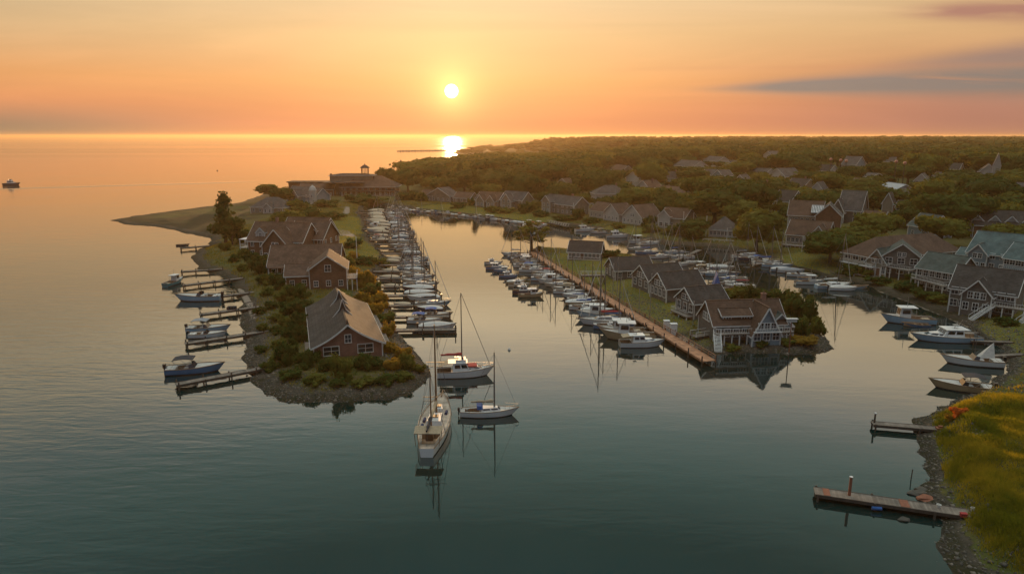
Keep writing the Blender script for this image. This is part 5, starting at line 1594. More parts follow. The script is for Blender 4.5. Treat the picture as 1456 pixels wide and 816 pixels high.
# --- western marina: finger piers with boats, east side of the spit
rng = random.Random(5)
MG = 'finger piers of the western marina'
BG = 'boats in the western marina'
for kf in range(23):
    y = 136.5 + 10.4 * kf
    xo = -11.5 - (y - 136.5) * .205
    xi = xo - 12
    for _ in range(20):
        if shore([xi], [y])[0] > 1.2: break
        xi -= 1.0
    if kf >= 20: xi = min(xi, xo - 15)
    nm = ORD[kf]
    pier('finger_pier', (xi, y - .3), (xo, y + .3), 1.3 if kf % 3 else 1.8, .75, f'{nm} finger pier of the western marina, from the spit tip', 'pier', MG, spacing=5.5, pile_h=1.2 if kf < 8 else .8)
    for side, dyy in (('far', 2.6), ('near', -2.5)):
        if kf == 0 and side == 'near': continue
        x_ = xo + rng.uniform(-1.2, 1.0)
        while x_ - 6.4 > xi:
            outer = x_ > xo - 4
            Lb = rng.uniform(7.2, 9.8)
            if not outer: Lb = min(Lb, x_ - xi - 2.2)
            if rng.random() < (.95 if outer else .86):
                if shore([x_ - Lb + .5], [y + dyy])[0] < -.2:
                    pos = 'outer' if outer else ('middle' if x_ > xo - 13 else 'inner')
                    if not outer and rng.random() < .7:
                        hn_, hm_ = rng.choice([('white', GEL), ('cream', GELCREAM)])
                        place_boat('motor', (x_ - Lb / 2, y + dyy), 180 + rng.uniform(-5, 5), f'{hn_} boat under cream cover, {pos} {side} berth, {nm} western finger pier', BG, Lb, hm=hm_, cover='cream', canopy=None)
                        x_ -= Lb + .6; continue
                    random_boat(rng, (x_ - Lb / 2, y + dyy + rng.uniform(-.2, .2)), rng.choice([0, 180]) + rng.uniform(-6, 6),
                                f'{pos} {side} berth, {nm} western finger pier', BG, Lb, .58 if outer else .10, .2 if outer else .55)
            x_ -= Lb + rng.uniform(.5, 1.4)
wk = [at(500, 312, .8), at(524, 338, .8), at(545, 362, .8), at(562, 381, .8)]

# --- central spit: cedar boardwalk with boats on its west side
W0, W1 = at(755, 358, 1.0), at(1009, 513, 1.0)
bw = pier('boardwalk', W0, W1, 2.4, 1.0, 'long red cedar boardwalk along the western edge of the central spit', 'boardwalk', None, ORANGEW, 5.0, False, pile_h=.9)
for sg in (1,):
    L_ = math.dist(W0, W1); mb = MB()
    mb.bar((0, 1.15, 1.95), (L_, 1.15, 1.95), .08, .10); mb.bar((0, 1.15, 1.5), (L_, 1.15, 1.5), .06, .06)
    for i in range(int(L_ / 2.5) + 1): mb.bar((i * 2.5, 1.15, 1.0), (i * 2.5, 1.15, 1.95), .10, .10)
    mb.build('railing', ORANGEW, bw)
rng = random.Random(9)
dv = Vector((W1[0] - W0[0], W1[1] - W0[1], 0)); Lw = dv.length
CG = 'boats along the cedar boardwalk'
nb = 25
for i in range(nb):
    f = .02 + .84 * i / (nb - 1)
    c = Vector((W0[0], W0[1], 0)) + dv * f
    if i >= nb - 5: Lb = rng.uniform(8.8, 10.4)
    else: Lb = rng.uniform(7.0, 10.0)
    ang = rng.choice([0, 180]) + rng.uniform(-4, 4) - 2
    random_boat(rng, (c.x - 2.2 - Lb / 2 - rng.uniform(0, .8), c.y + rng.uniform(-.3, .3)), ang, f'{ORD[nb - 1 - i]} from the bare boardwalk end', CG, Lb, .52, .12)
    if i % 2 == 0 and i < nb - 1:
        c2 = c + dv * (.84 / (nb - 1) / 2)
        pier('finger_pier', (c2.x - 1.2, c2.y), (c2.x - 8.0, c2.y + .2), .9, .7, f'{ORD[(nb - 2 - i) // 2]} short finger off the cedar boardwalk from its bare end', 'pier', 'short fingers off the cedar boardwalk', spacing=6, pile_h=.9)
    if i in (4, 6, 7, 9, 11, 12, 14, 15):
        Lb = rng.uniform(5.5, 7)
        random_boat(rng, (c.x - 14.2 - Lb / 2, c.y + .5), rng.choice([0, 180]) + rng.uniform(-5, 5), f'rafted outside {ORD[nb - 1 - i]} boardwalk boat', CG, Lb, 0, .2)
place_boat('sloop', at(860, 461), 182, 'big white-hulled sloop with red sail cover lying outside the boardwalk row', None, 11.2, hm=GEL, cover='red', mh=13.5)
place_boat('cruiser', at(912, 492), 2, 'white cruiser with tan awning, last boat before the bare boardwalk end', None, 8.6, hm=GEL, fly=False, canvas='tan')

# --- eastern marina behind the central spit
EG = 'boats in the eastern marina'
rng = random.Random(21)
for p, q, lab in (((946, 376), (995, 355), 'floating pier reaching from the spit into the eastern marina'),
                  ((985, 395), (1040, 372), 'second floating pier, nearer the islet, in the eastern marina'),
                  ((1010, 413), (1056, 404), 'short pier with the blue-shrouded boat behind the islet'),
                  ((1070, 376), (1098, 372), 'small landing pier under the round dark tree')):
    pier('floating_pier', at(*p, .6), at(*q, .6), 1.6, .6, lab, 'pier', 'floating piers of the eastern marina', spacing=6, pile_h=1.5)
E_SPOTS = [(906, 356), (921, 361), (938, 367), (957, 361), (968, 368), (980, 376), (962, 378), (1001, 380), (1003, 386), (1012, 392), (1024, 384), (1030, 391),
           (1040, 399), (1050, 410), (1034, 405)]
for i, s in enumerate(E_SPOTS):
    random_boat(rng, at(*s), rng.choice([15, 200, 185, 350]) + rng.uniform(-12, 12), f'{ORD[i]} boat of the eastern marina', EG, rng.uniform(7, 10), .7, .1)
o = place_boat('sloop', at(1018, 412), 80, 'sloop shrouded in an upright bright blue tarpaulin behind the islet', None, 9, hm=GELBLUE, cover='blue', dodger='blue')
mb = MB(); mb.add([(-2.5, -1.2, 1.3), (-2.5, 1.2, 1.3), (2.5, 1.0, 1.4), (2.5, -1.0, 1.4), (-1.8, 0, 5.0), (1.2, 0, 5.6)], [(0, 1, 4), (1, 2, 5, 4), (2, 3, 5), (3, 0, 4, 5)]); mb.build('tarpaulin', CANV['blue'], o)
SHB = 'boats along the eastern shore'
for i, (px, py, ang, kind, kw, Lb, lab) in enumerate((
        (1058, 366, 10, 'sloop', dict(hm=GEL, cover='grey'), 9, 'white sloop with grey cover just past the round dark tree'),
        (1070, 370, 350, 'sloop', dict(hm=GELNAVY, cover='white'), 9, 'navy sloop with white cover by the landing pier'),
        (1082, 372, 5, 'motor', dict(hm=GEL, canopy='blue'), 7, 'white motorboat with blue canopy by the shore lawn'),
        (1092, 376, 0, 'sloop', dict(hm=GEL, cover='blue'), 9.5, 'white sloop with blue cover below the shore lawn'),
        (1105, 380, 348, 'sloop', dict(hm=GELLIGHT, cover='tan'), 9, 'pale blue sloop with tan cover below the shore lawn'),
        (1112, 386, 350, 'motor', dict(hm=GELLIGHT, cover='white', canopy=None), 7, 'pale blue boat under white cover below the shore lawn'),
        (1124, 388, 345, 'motor', dict(hm=GEL, cover='grey', canopy=None), 7.5, 'white boat under grey cover below the shore lawn'),
        (1136, 393, 350, 'motor', dict(hm=GEL, canopy=None), 7, 'open white motorboat with no canopy below the shore lawn'),
        (1148, 397, 0, 'row', dict(hm=GELLIGHT), 5.5, 'long pale blue rowing boat below the broad dark bush'),
        (1150, 404, 355, 'work', dict(hm=GEL), 7.5, 'white wheelhouse boat off the broad dark bush'),
        (1184, 409, 8, 'sloop', dict(hm=GELLIGHT, cover='white', mh=15.0), 10, 'pale blue sloop with leaning tall mast off the tan cottage'),
        (1198, 413, 350, 'motor', dict(hm=GEL, cover='white', canopy=None), 7, 'white boat under white cover below the tan cottage'),
        (1218, 410, 2, 'row', dict(hm=GELLIGHT), 6.0, 'pale blue rowing boat drawn in under the tan cottage deck'))):
    o = place_boat(kind, at(px, py), ang, lab, SHB, Lb, **kw)
    if 'leaning' in lab: o.rotation_euler = (R(7), 0, R(8))
# --- four bigger boats off the big stair house with their piers
for p, q, lab in (((1338, 470), (1392, 473), 'thin pier behind the wheelhouse trawler'), ((1380, 484), (1440, 486), 'thin pier at the bow of the long blue-white yacht'),
                  ((1402, 506), (1456, 503), 'thin pier beside the boat with the pale tarpaulin'), ((1410, 551), (1470, 565), 'plank ramp at the stern of the dark-canopied launch')):
    pier('pier', at(*p, .7), at(*q, .7), 1.1, .7, lab, 'pier', 'thin piers below the stair house', spacing=4, pile_h=.5)
place_boat('work', at(1291, 459), 172, 'white trawler with upright wheelhouse below the green-roofed balcony house', None, 10.5, hm=GELLIGHT)
place_boat('row', at(1302, 464), 170, 'small blue dinghy hugging the side of the white trawler', None, 5.5, hm=GELBLUE)
place_boat('cruiser', at(1343, 484), 176, 'long low pale blue cabin cruiser below the big stair house', None, 12.8, hm=GELLIGHT, fly=False).scale.z *= .72
o = place_boat('motor', at(1381, 518), 165, 'cream-sided boat with a pale upright tarpaulin off the pebble cove', None, 9.5, hm=GEL, canopy=None)
mb = MB(); mb.add([(-2.4, -.5, 1.2), (-.4, -.3, 1.0), (-.6, .3, 1.0), (-2.4, .5, 1.2), (-2.2, 0, 3.2)], [(0, 1, 4), (1, 2, 4), (2, 3, 4), (3, 0, 4)]); mb.build('tarpaulin', CANV['white'], o); mast(o, -.2, .8, 4.4, .05)
place_boat('motor', at(1366, 554), 160, 'dark launch with black canopy and tan bow at the pebble cove', None, 8.8, hm=GELTAN, canopy='dark')
# --- row of small boats along the basin shore
FG = 'small boats moored along the basin shore'
line = [at(*p) for p in ((552, 297), (600, 302), (650, 307), (700, 313), (740, 318.5), (776, 322.5))]
seg = [math.dist(a, b) for a, b in zip(line, line[1:])]; tot = sum(seg)
rng = random.Random(33)
for i in range(40):
    s = tot * (i + .5) / 40; j = 0
    while s > seg[j]: s -= seg[j]; j += 1
    a, b = line[j], line[j + 1]; t = s / seg[j]
    pt = (a[0] + (b[0] - a[0]) * t, a[1] + (b[1] - a[1]) * t)
    for _ in range(12):
        if shore([pt[0]], [pt[1] + 2.5])[0] > -1.5: pt = (pt[0], pt[1] - 1.0)
    random_boat(rng, pt, 300 + rng.uniform(-10, 10), f'{ORD[i]} in basin row from cottage end', FG, rng.uniform(5.5, 7.0), .06, .5)
for px, py, kind, kw, Lb, ang, lab in ((760, 324.5, 'motor', dict(hm=GEL, cover='white', canopy=None), 11, 0, 'broad boat under a white cover at the end of the basin row'),
                                       (832, 329, 'cruiser', dict(hm=GEL, fly=False), 9, 10, 'white cruiser moored off the lawn of the two-gabled villa'),
                                       (850, 332, 'motor', dict(hm=GEL, canopy='tan'), 7, 190, 'white boat with tan canopy off the two-gabled villa'),
                                       (878, 338, 'cruiser', dict(hm=GEL, fly=True), 9, 0, 'white flybridge cruiser off the shrub-hidden house'),
                                       (908, 346, 'work', dict(hm=GEL), 9, 200, 'white wheelhouse boat in the corner by the shrub-hidden house'),
                                       (924, 348, 'sloop', dict(hm=GEL, cover='tan'), 9, 20, 'white sloop with tan cover in the corner behind the lone boathouse'),
                                       (17, 263.5, 'cruiser', dict(hm=GELNAVY, fly=True), 13, 4, 'distant dark motor cruiser alone on the open sea')):
    place_boat(kind, at(px, py), ang, lab, None, Lb, **kw)
for p, q, lab in (((780, 316), (808, 322), 'narrow landing stage at the villa lawn corner'), ((1000, 343), (1044, 346), 'long low landing stage below the peaked pavilion')):
    pier('landing_stage', at(*p, .9), at(*q, .9), 1.6, .9, lab, 'pier', spacing=5, pile_h=.7, rail=True)

# --- right foreground piers
o = pier('pier', at(1158, 697, .8), at(1418, 735, .8), 1.75, .8, 'long weathered plank pier with a single rusty post on the pebble beach', 'pier', None, PIERY if False else PIERW, 4.5, pile_h=.12)
mb = MB(); mb.tube((3.6, .1, .8), (3.6, .12, 3.0), .17, .15, 9); mb.tube((3.6, .12, 3.0), (3.6, .12, 3.06), .19, n=9, mi=1); mb.build('post', [RUSTPILE, TRIM], o)
mb = MB()
for xx, sx_ in ((.9, .7), (8.6, .9)): mb.box(xx, xx + sx_, -.8, .8, .803, .85)
mb.build('deck_plate', RUSTPILE, o)
q0 = o.matrix_basis
for xx, yy, sx_, sy_, sz_, m_, lab, nm in ((6.2, -1.15, 1.0, .5, .3, CANV['blue'], 'blue fender float hanging at the side of the plank pier', 'fender'), (12.4, .3, .6, .35, .35, CANV['white'], 'white tub standing on the plank pier', 'tub'),
                                           (14.4, -.95, .6, .4, .4, CANV['red'], 'red crate on the edge of the plank pier', 'crate'), (15.6, .4, .5, .5, .5, CANV['white'], 'white bucket near the middle of the plank pier', 'bucket'),
                                           (18.3, .2, .8, .6, .5, RUSTPILE, 'rusty box near the shore end of the plank pier', 'box')):
    mb = MB()
    if nm in ('bucket', 'tub'): mb.lathe([(.16, 0), (.24, sz_), (.20, sz_), (.14, .06)], 12)
    elif nm == 'fender': mb.tube((-sx_ / 2, 0, 0), (sx_ / 2, 0, 0), .2, n=10)
    else:
        mb.box(-sx_ / 2, sx_ / 2, -sy_ / 2, sy_ / 2, 0, sz_ * .85); mb.box(-sx_ / 2 - .03, sx_ / 2 + .03, -sy_ / 2 - .03, sy_ / 2 + .03, sz_ * .85, sz_)
    ob = mb.build(nm, m_); P_ = Matrix.Translation(o.location) @ Matrix.Rotation(o.rotation_euler.z, 4, 'Z') @ Vector((xx, yy, .8 if nm != 'fender' else .35)); ob.location = P_; ob.rotation_euler.z = o.rotation_euler.z + .2
    tag(ob, lab, nm)
o = pier('pier', at(1240, 601, .8), at(1372, 612, .8), 1.3, .8, 'shorter plank pier with a white-topped end post near the orange shrub', 'pier', None, PIERW, 4.0, pile_h=.15)
mb = MB(); mb.tube((.35, .2, .8), (.35, .2, 2.1), .13, .12, 8); mb.tube((.35, .2, 2.1), (.35, .2, 2.25), .15, n=8, mi=1); mb.build('post', [PILE, TRIM], o)
mb = MB(); mb.box(8.0, 9.2, -.5, .2, .8, 1.0); mb.box(8.3, 8.8, -.3, .1, 1.0, 1.25); mb.build('deck_plate', RUSTPILE, o)
p_ = at(1295, 682); mb = MB(); mb.tube((0, 0, -1), (.12, .1, 1.25), .07, .06, 7); mb.tube((.12, .1, 1.25), (.122, .102, 1.3), .075, n=7, mi=1); o = mb.build('mooring_stake', [PILE, BARK]); o.location = (p_[0], p_[1], 0); tag(o, 'thin dark stake standing in the water off the pebble beach', 'stake')
bp_ = MB(); bp_.lathe([(.08, -.3), (.34, -.15), (.42, .05), (.34, .28), (.10, .42), (.06, .6)], 12); bme = bp_.mesh('buoy', [BUOYM], True)
for px, py, s, m_, lab in ((708, 389, 1, 'dark', 'dark buoy in the channel beside the cedar boardwalk boats'), (733, 409, 1, 'dark', 'second dark buoy in the channel, closer to the big white-hulled sloop'),
                           (1426, 549, 1.1, 'white', 'white round buoy lying in the pebble cove'), (570, 231, 7, 'dark', 'tall dark channel marker out on the glowing sea'), (581, 230, 3, 'dark', 'thin marker next to the tall channel marker at sea'),
                           (309, 243, 2.2, 'dark', 'tiny buoy far out beyond the grassy point'), (724, 497.5, .9, 'white', 'pale mooring buoy tied off behind the bulky motor yacht')):
    o = link('buoy', bme.copy()); o.data.materials[0] = CANV[m_]; p_ = at(px, py); o.location = (p_[0], p_[1], 0); o.scale = (s * .8, s * .8, s); tag(o, lab, 'buoy')

# --- poles and small fixtures
def pole(px, py, h, label, name='pole', group=None, r=.09, m=ALU, top=None, z=None):
    x, y, zz = atg(px, py)
    mb = MB(); mb.tube((0, 0, -.3), (0, 0, h), r, r * .75, 7)
    if top is None: mb.tube((0, 0, h), (0, 0, h + .12), r * 1.3, n=7)
    o = mb.build(name, m); o.location = (x, y, zz if z is None else z)
    if top == 'arm':
        m2 = MB(); m2.bar((0, 0, h - .05), (1.1, 0, h + .1), .08, .08); m2.box(.8, 1.5, -.16, .16, h + .02, h + .18); m2.build('lamp_head', ALU, o)
    if top == 'globe':
        m2 = MB(); s = r * 3.2; m2.lathe([(s * .3, h), (s * .9, h + s * .5), (s, h + s * 1.1), (s * .7, h + s * 1.8), (s * .1, h + s * 2.1)], 10); m2.build('lamp_head', paint('lamp_globe', (.50, .20, .14), .4, .1), o)
    if top == 'board':
        m2 = MB(); m2.box(-.9, .9, -.25, .25, h, h + .55); m2.box(-1.1, 1.1, -.4, .4, h + .55, h + .65); m2.build('nest_box', WHITE, o)
    tag(o, label, 'lamp post' if 'lamp' in name else 'pole', group)
    return o


PG = 'tall poles on the central spit'
for i, (px, py, h, lab) in enumerate(((795, 379, 5.5, 'beside the boardwalk near the lone far boathouse'), (807, 386, 4.2, 'tallest of two near the lone far boathouse'), (824, 399, 5, 'on the lawn left of the bridge deck'),
                                      (853, 412, 3.4, 'short one on the lawn below the bridge deck'), (871, 427, 9, 'by the boardwalk in front of the bridge-deck boathouse'), (877, 431, 11, 'tallest beside the boardwalk'),
                                      (886, 436, 6, 'between the two tallest and the lattice gable'), (908, 449, 6, 'stout one below the lattice-gable boathouse'), (924, 453, 10, 'thin one at the corner of the lattice-gable boathouse'),
                                      (985, 462, 5, 'at the corner of the balcony boathouse'))):
    pole(px, py, h, f'pale upright pole {lab}', 'pole', PG)
pole(1121, 508, 6.6, 'tall reddish pole with a white box on top in front of the islet stilt house', 'pole', None, .11, RUSTPILE, 'board', z=-.5)
for px, py, h, lab in ((1178, 262, 10, 'tall lamp with reddish head, first of the three together in the far wood'), (1192, 262, 9.5, 'tall lamp with reddish head, middle of the three in the far wood'), (1200, 263, 9.5, 'tall lamp with reddish head, last of the three in the far wood'),
                       (1270, 268, 10, 'tall lamp with reddish head, one of two apart, the higher'), (1282, 270, 9.5, 'tall lamp with reddish head, one of two apart, the lower')):
    pole(px, py, h + 5, lab, 'lamp_post', 'round-headed lamps in the far wood', .3, BARK, 'globe')
for px, py, h, lab in ((1003, 345, 8, 'grey pole by the landing stage below the peaked pavilion'), (970, 346, 9, 'brown pole in the eastern marina corner'), (984, 345, 9, 'pale pole next to the brown one in the eastern marina corner'), (1033, 345, 5, 'bent-armed lamp at the end of the pavilion landing stage'),
                       (508, 374, 8, 'slim flagpole on the lawn east of the dark-brick gable house'), (815, 321, 6.5, 'white pole at the villa lawn corner'), (1140, 358, 5, 'white pole before the swept-gable pavilion')):
    pole(px, py, h, lab, 'pole', None, .12, TRIM, 'arm' if 'lamp' in lab else None)
# bridge deck beside the boathouse, white lockers at the boardwalk head, walkway to the stilt house
pier('bridge_deck', at(826, 391, 3.2), at(860, 391, 3.2), 2.0, 3.2, 'raised curved deck with railing leading to the bridge-deck boathouse', 'deck', None, PIERW, 3, True, pile_h=0)
a, b = atg(985, 484), atg(1014, 476)
pier('walkway', (a[0], a[1]), (b[0], b[1]), 1.8, max(a[2], b[2]) + .35, 'grey plank walkway from the boardwalk to the islet stilt house', 'walkway', None, PIERW, 3, True, pile_h=.0)
for px, py, w_, h_, lab in ((947, 474, 1.1, 2.6, 'taller white locker at the head of the boardwalk'), (957, 477, 1.3, 2.3, 'wider white locker next to the taller one at the boardwalk head')):
    x, y, z = atg(px, py); mb = MB(); mb.box(-w_ / 2, w_ / 2, -.5, .5, -.2, h_); mb.box(-w_ / 2 - .08, w_ / 2 + .08, -.58, .58, h_, h_ + .14); o = mb.build('locker', WHITE); o.location = (x, y, z); tag(o, lab, 'locker')
    mb = MB(); mb.box(-w_ * .38, w_ * .38, -.53, -.503, .2, h_ - .25); d_ = mb.build('door', TRIM, o); mb = MB(); mb.box(w_ * .2, w_ * .28, -.57, -.53, 1.0, 1.3); mb.build('handle', BLACK, d_)
# far breakwater
mb = MB(); a, b = at(566, 215.5), at(664, 214.2)
for i in range(60):
    f = i / 59; x = a[0] + (b[0] - a[0]) * f; y = a[1] + (b[1] - a[1]) * f; s = 3.0 + 1.6 * math.sin(i * 3.7)
    mb.add([(x - 3, y - 5, -.5), (x + 3, y - 5, -.5), (x + 3, y + 5, -.5), (x - 3, y + 5, -.5), (x - 1.6, y - 2, s * .7), (x + 1.4, y - 2, s * .8), (x + 1.5, y + 2, s * .7), (x - 1.5, y + 2, s * .75)], [(4, 5, 6, 7), (0, 1, 5, 4), (1, 2, 6, 5), (2, 3, 7, 6), (3, 0, 4, 7)])
tag(mb.build('breakwater', STONE), 'low rock breakwater far out under the sun', 'breakwater')

# ------------------------------------------------------------------ trees and shrubs
def leafcards(C, Nn, size, rng):
    """one four-cornered leaf clump per point, facing roughly along Nn"""
    n = len(C)
    Nn = Nn + rng.normal(0, .36, (n, 3)); Nn /= np.linalg.norm(Nn, axis=1, keepdims=True)
    ref = rng.normal(0, 1, (n, 3)); T = np.cross(Nn, ref); T /= np.linalg.norm(T, axis=1, keepdims=True); B = np.cross(Nn, T)
    s = size * rng.uniform(.5, 1.3, (n, 1)); e = s * rng.uniform(.45, .9, (n, 1))
    V = np.stack([C - T * s, C + B * e * .8 - T * s * .1, C + T * s + Nn * s * .25, C - B * e], 1)
    return V.reshape(-1, 3)


def crown_np(seed, lobes, n, leaf, airy=0.0, core=.80, topbias=.15):
    """lobes: (x, y, z, rx, ry, rz); returns verts, quads"""
    rng = np.random.default_rng(seed)
    vol = np.array([(l[3] * l[4] * l[5]) ** (2 / 3) for l in lobes]); pr = vol / vol.sum()
    li = rng.choice(len(lobes), n, p=pr)
    L = np.array(lobes)[li]
    d = rng.normal(0, 1, (n, 3)); d[:, 2] += topbias; d /= np.linalg.norm(d, axis=1, keepdims=True)
    r = rng.uniform(.78 - airy, 1.06, (n, 1)) + (rng.random((n, 1)) < .06) * rng.uniform(0, .16, (n, 1))
    wob = 1 + .16 * np.sin(d[:, :1] * 7 + seed) * np.cos(d[:, 1:2] * 6 + seed * 2) + .10 * np.sin(d[:, 2:3] * 11 + seed * 3)
    C = L[:, :3] + d * L[:, 3:] * r * wob
    V = leafcards(C, d, leaf, rng)
    F = np.arange(len(V)).reshape(-1, 4)
    if core:
        us = []
        for l in lobes:
            for i in range(5):
                for j in range(8):
                    q = []
                    for a, b in ((i, j), (i, j + 1), (i + 1, j + 1), (i + 1, j)):
                        th, ph = math.pi * a / 5, 2 * math.pi * b / 8
                        kk = core * (1 + .12 * math.sin(b % 8 * 2.3 + a * 1.7 + seed))
                        q.append((l[0] + l[3] * kk * math.sin(th) * math.cos(ph), l[1] + l[4] * kk * math.sin(th) * math.sin(ph), l[2] + l[5] * kk * math.cos(th)))
                    us.append(q)
        U = np.array(us).reshape(-1, 3)
        F = np.concatenate([F, np.arange(len(U)).reshape(-1, 4) + len(V)]); V = np.concatenate([V, U])
    return V, F


def lobes_for(kind, seed):
    r = random.Random(seed); L = []
    if kind == 'round':
        L = [(0, 0, 6.0, 3.6, 3.6, 3.4)]
        for i in range(8): a = i * .785 + r.random() * .6; L.append((math.cos(a) * 2.5, math.sin(a) * 2.5, 5.2 + r.uniform(-1.4, 2.2), r.uniform(1.5, 2.2), r.uniform(1.5, 2.2), r.uniform(1.3, 1.9)))
    elif kind == 'broad':
        L = [(0, 0, 5.0, 4.6, 4.6, 2.4)]
        for i in range(11): a = i * .571 + r.random() * .5; q = r.uniform(2.4, 4.4); L.append((math.cos(a) * q, math.sin(a) * q, 4.8 + r.uniform(-.9, 1.6), r.uniform(1.6, 2.4), r.uniform(1.6, 2.4), r.uniform(1.0, 1.5)))
    elif kind == 'uneven':
        for i in range(9): a = r.random() * 6.28; q = r.uniform(.4, 2.8); L.append((math.cos(a) * q, math.sin(a) * q, r.uniform(3.4, 8.0), r.uniform(1.4, 2.3), r.uniform(1.4, 2.3), r.uniform(1.1, 1.8)))
    elif kind == 'tall':
        for i in range(9): f = i / 8; q = 1.1 * (1 - f * .6); L.append((r.uniform(-q, q), r.uniform(-q, q), 1.8 + 7.4 * f, 2.1 * (1 - .55 * f), 2.1 * (1 - .55 * f), 1.3))
    elif kind == 'airy':
        for i in range(26):
            a = i * 2.4; zz = r.uniform(-.8, 1.0); q = math.sqrt(max(1 - zz * zz, 0)) * r.uniform(.55, 1.0) * 3.4
            L.append((math.cos(a) * q, math.sin(a) * q, 6.3 + zz * 3.0, r.uniform(.7, 1.2), r.uniform(.7, 1.2), r.uniform(.5, .9)))
    elif kind == 'shrub':
        L = [(0, 0, .7, 1.0, 1.0, .9)]
        for i in range(11): a = i * .571 + r.random() * .9; q = r.uniform(.4, 1.35); L.append((math.cos(a) * q, math.sin(a) * q, r.uniform(.3, 1.75) - q * .25, r.uniform(.35, .75), r.uniform(.35, .75), r.uniform(.35, .7)))
    return L


def trunk_mb(kind, seed):
    r = random.Random(seed + 50); mb = MB()
    if kind == 'shrub':
        for i in range(4): a = i * 1.57; mb.tube((0, 0, -.2), (math.cos(a) * .5, math.sin(a) * .5, 1.0), .06, .03, 5)
        return mb
    top = 5.0 if kind in ('round', 'broad', 'uneven') else 8.6
    mb.tube((0, 0, -.8), (.1, .05, top * .45), .36, .27, 8); mb.tube((.1, .05, top * .45), (0, .1, top), .27, .10, 7)
    for i in range(7 if kind == 'airy' else 5):
        a = i * 1.4 + r.random(); q = r.uniform(1.6, 3.0) if kind != 'tall' else 1.0; z = top * r.uniform(.35, .8)
        mb.tube((0, 0, z), (math.cos(a) * q, math.sin(a) * q, z + r.uniform(1.0, 2.4)), .13, .04, 5)
    return mb


TP = {}


def tree_proto(kind, leafmat, seed):
    key = (kind, leafmat.name, seed)
    if key not in TP:
        n, leaf, airy, core = {'round': (1500, .52, .05, .84), 'broad': (1700, .52, .05, .84), 'uneven': (1300, .50, .10, .78), 'tall': (1500, .40, .4, .4), 'airy': (2000, .30, .5, 0), 'shrub': (900, .21, .22, .72)}[kind]
        V, F = crown_np(seed, lobes_for(kind, seed), n, leaf, airy, core)
        TP[key] = (trunk_mb(kind, seed).mesh('trunk', BARK), np_mesh('crown', V, F, leafmat))
    return TP[key]


def plant(name, kind, leafmat, seed, x, y, z, sx_, sz_, rot, label=None, cat='tree', group=None):
    t, c = tree_proto(kind, leafmat, seed)
    o = empty(name, (x, y, z), rot, label, cat, group)
    o.scale = (sx_, sx_, sz_)
    link('trunk' if cat == 'tree' else 'stem', t, o); link('crown' if cat == 'tree' else 'foliage', c, o)
    return o


KW = {'round': 7.6, 'broad': 10.6, 'uneven': 7.6, 'tall': 4.6, 'airy': 8.0, 'shrub': 3.2}   # model widths
KH = {'round': 9.6, 'broad': 7.6, 'uneven': 9.4, 'tall': 10.4, 'airy': 10.0, 'shrub': 2.2}  # model heights
BIG = []
DOMES = []


def hand_tree(px, py, wpx, hpx, kind, m, label, seed=1, name='tree', cat='tree', group=None):
    x, y, z = atg(px, py)
    depth = y * CP + (H - z) * SP
    s = depth / FPX
    o = plant(name, kind, m, seed, x, y, z - .1, wpx * s / KW[kind], hpx * s / KH[kind], px * .37, label, cat, group)
    BIG.append((x, y, wpx * s * .5)); LANDT.append(o)
    return o


LANDT = []
for a in ((756, 362, 58, 48, 'airy', LEAF2, 'thin airy tree alone at the far tip of the central spit'),
          (321, 345, 34, 74, 'tall', LEAF, 'tall dark shaggy tree at the root of the grassy point'),
          (331, 348, 30, 44, 'uneven', LEAF, 'shorter dense tree tucked against the tall shaggy tree'),
          (385, 281, 40, 22, 'uneven', LEAF2, 'small spreading tree against the sea near the low grey-hipped house'),
          (402, 290, 32, 24, 'round', LEAF, 'dark round tree between the grey-hipped house and the turreted house'),
          (1075, 364, 60, 62, 'round', LEAF2, 'big round tree standing alone by the eastern marina shore'),
          (924, 270, 44, 42, 'round', LEAF2, 'large bright-topped round tree above the long white house'),
          (1337, 350, 62, 42, 'broad', LEAF2, 'broad olive tree left of the wide teal roof'),
          (1352, 332, 92, 58, 'broad', LEAF, 'huge dark spreading tree uphill of the olive tree'),
          (1250, 306, 50, 44, 'uneven', LEAF, 'dark lumpy tree behind the low brown cottage'),
          (1400, 300, 86, 46, 'broad', LEAF, 'wide bright green tree at the top of the eastern slope'),
          (1180, 374, 76, 44, 'broad', LEAF, 'low wide dark thicket tree left of the russet-roofed lodge'),
          (1245, 344, 66, 42, 'broad', LEAF2, 'golden-topped bushy tree behind the russet-roofed lodge'),
          (1000, 250 + 48, 60, 46, 'broad', LEAF, 'dark broad tree below the village street'),
          (1060, 310, 74, 52, 'broad', LEAF, 'big dark dome-shaped tree above the peaked waterside pavilion'),
          (580, 272, 34, 34, 'round', LEAF, 'rounded dark tree just right of the lookout hotel'),
          (560, 268, 30, 28, 'uneven', LEAF, 'smaller tree touching the lookout hotel roof'),
          (545, 268, 20, 30, 'round', LEAF, 'little round-topped tree behind the lookout hotel roof'),
          (497, 275, 26, 20, 'uneven', LEAF, 'dark tree between the russet-roofed building and the hotel')):
    hand_tree(*a, seed=1 + len(LANDT) % 3)
SHR = []
ci = 0
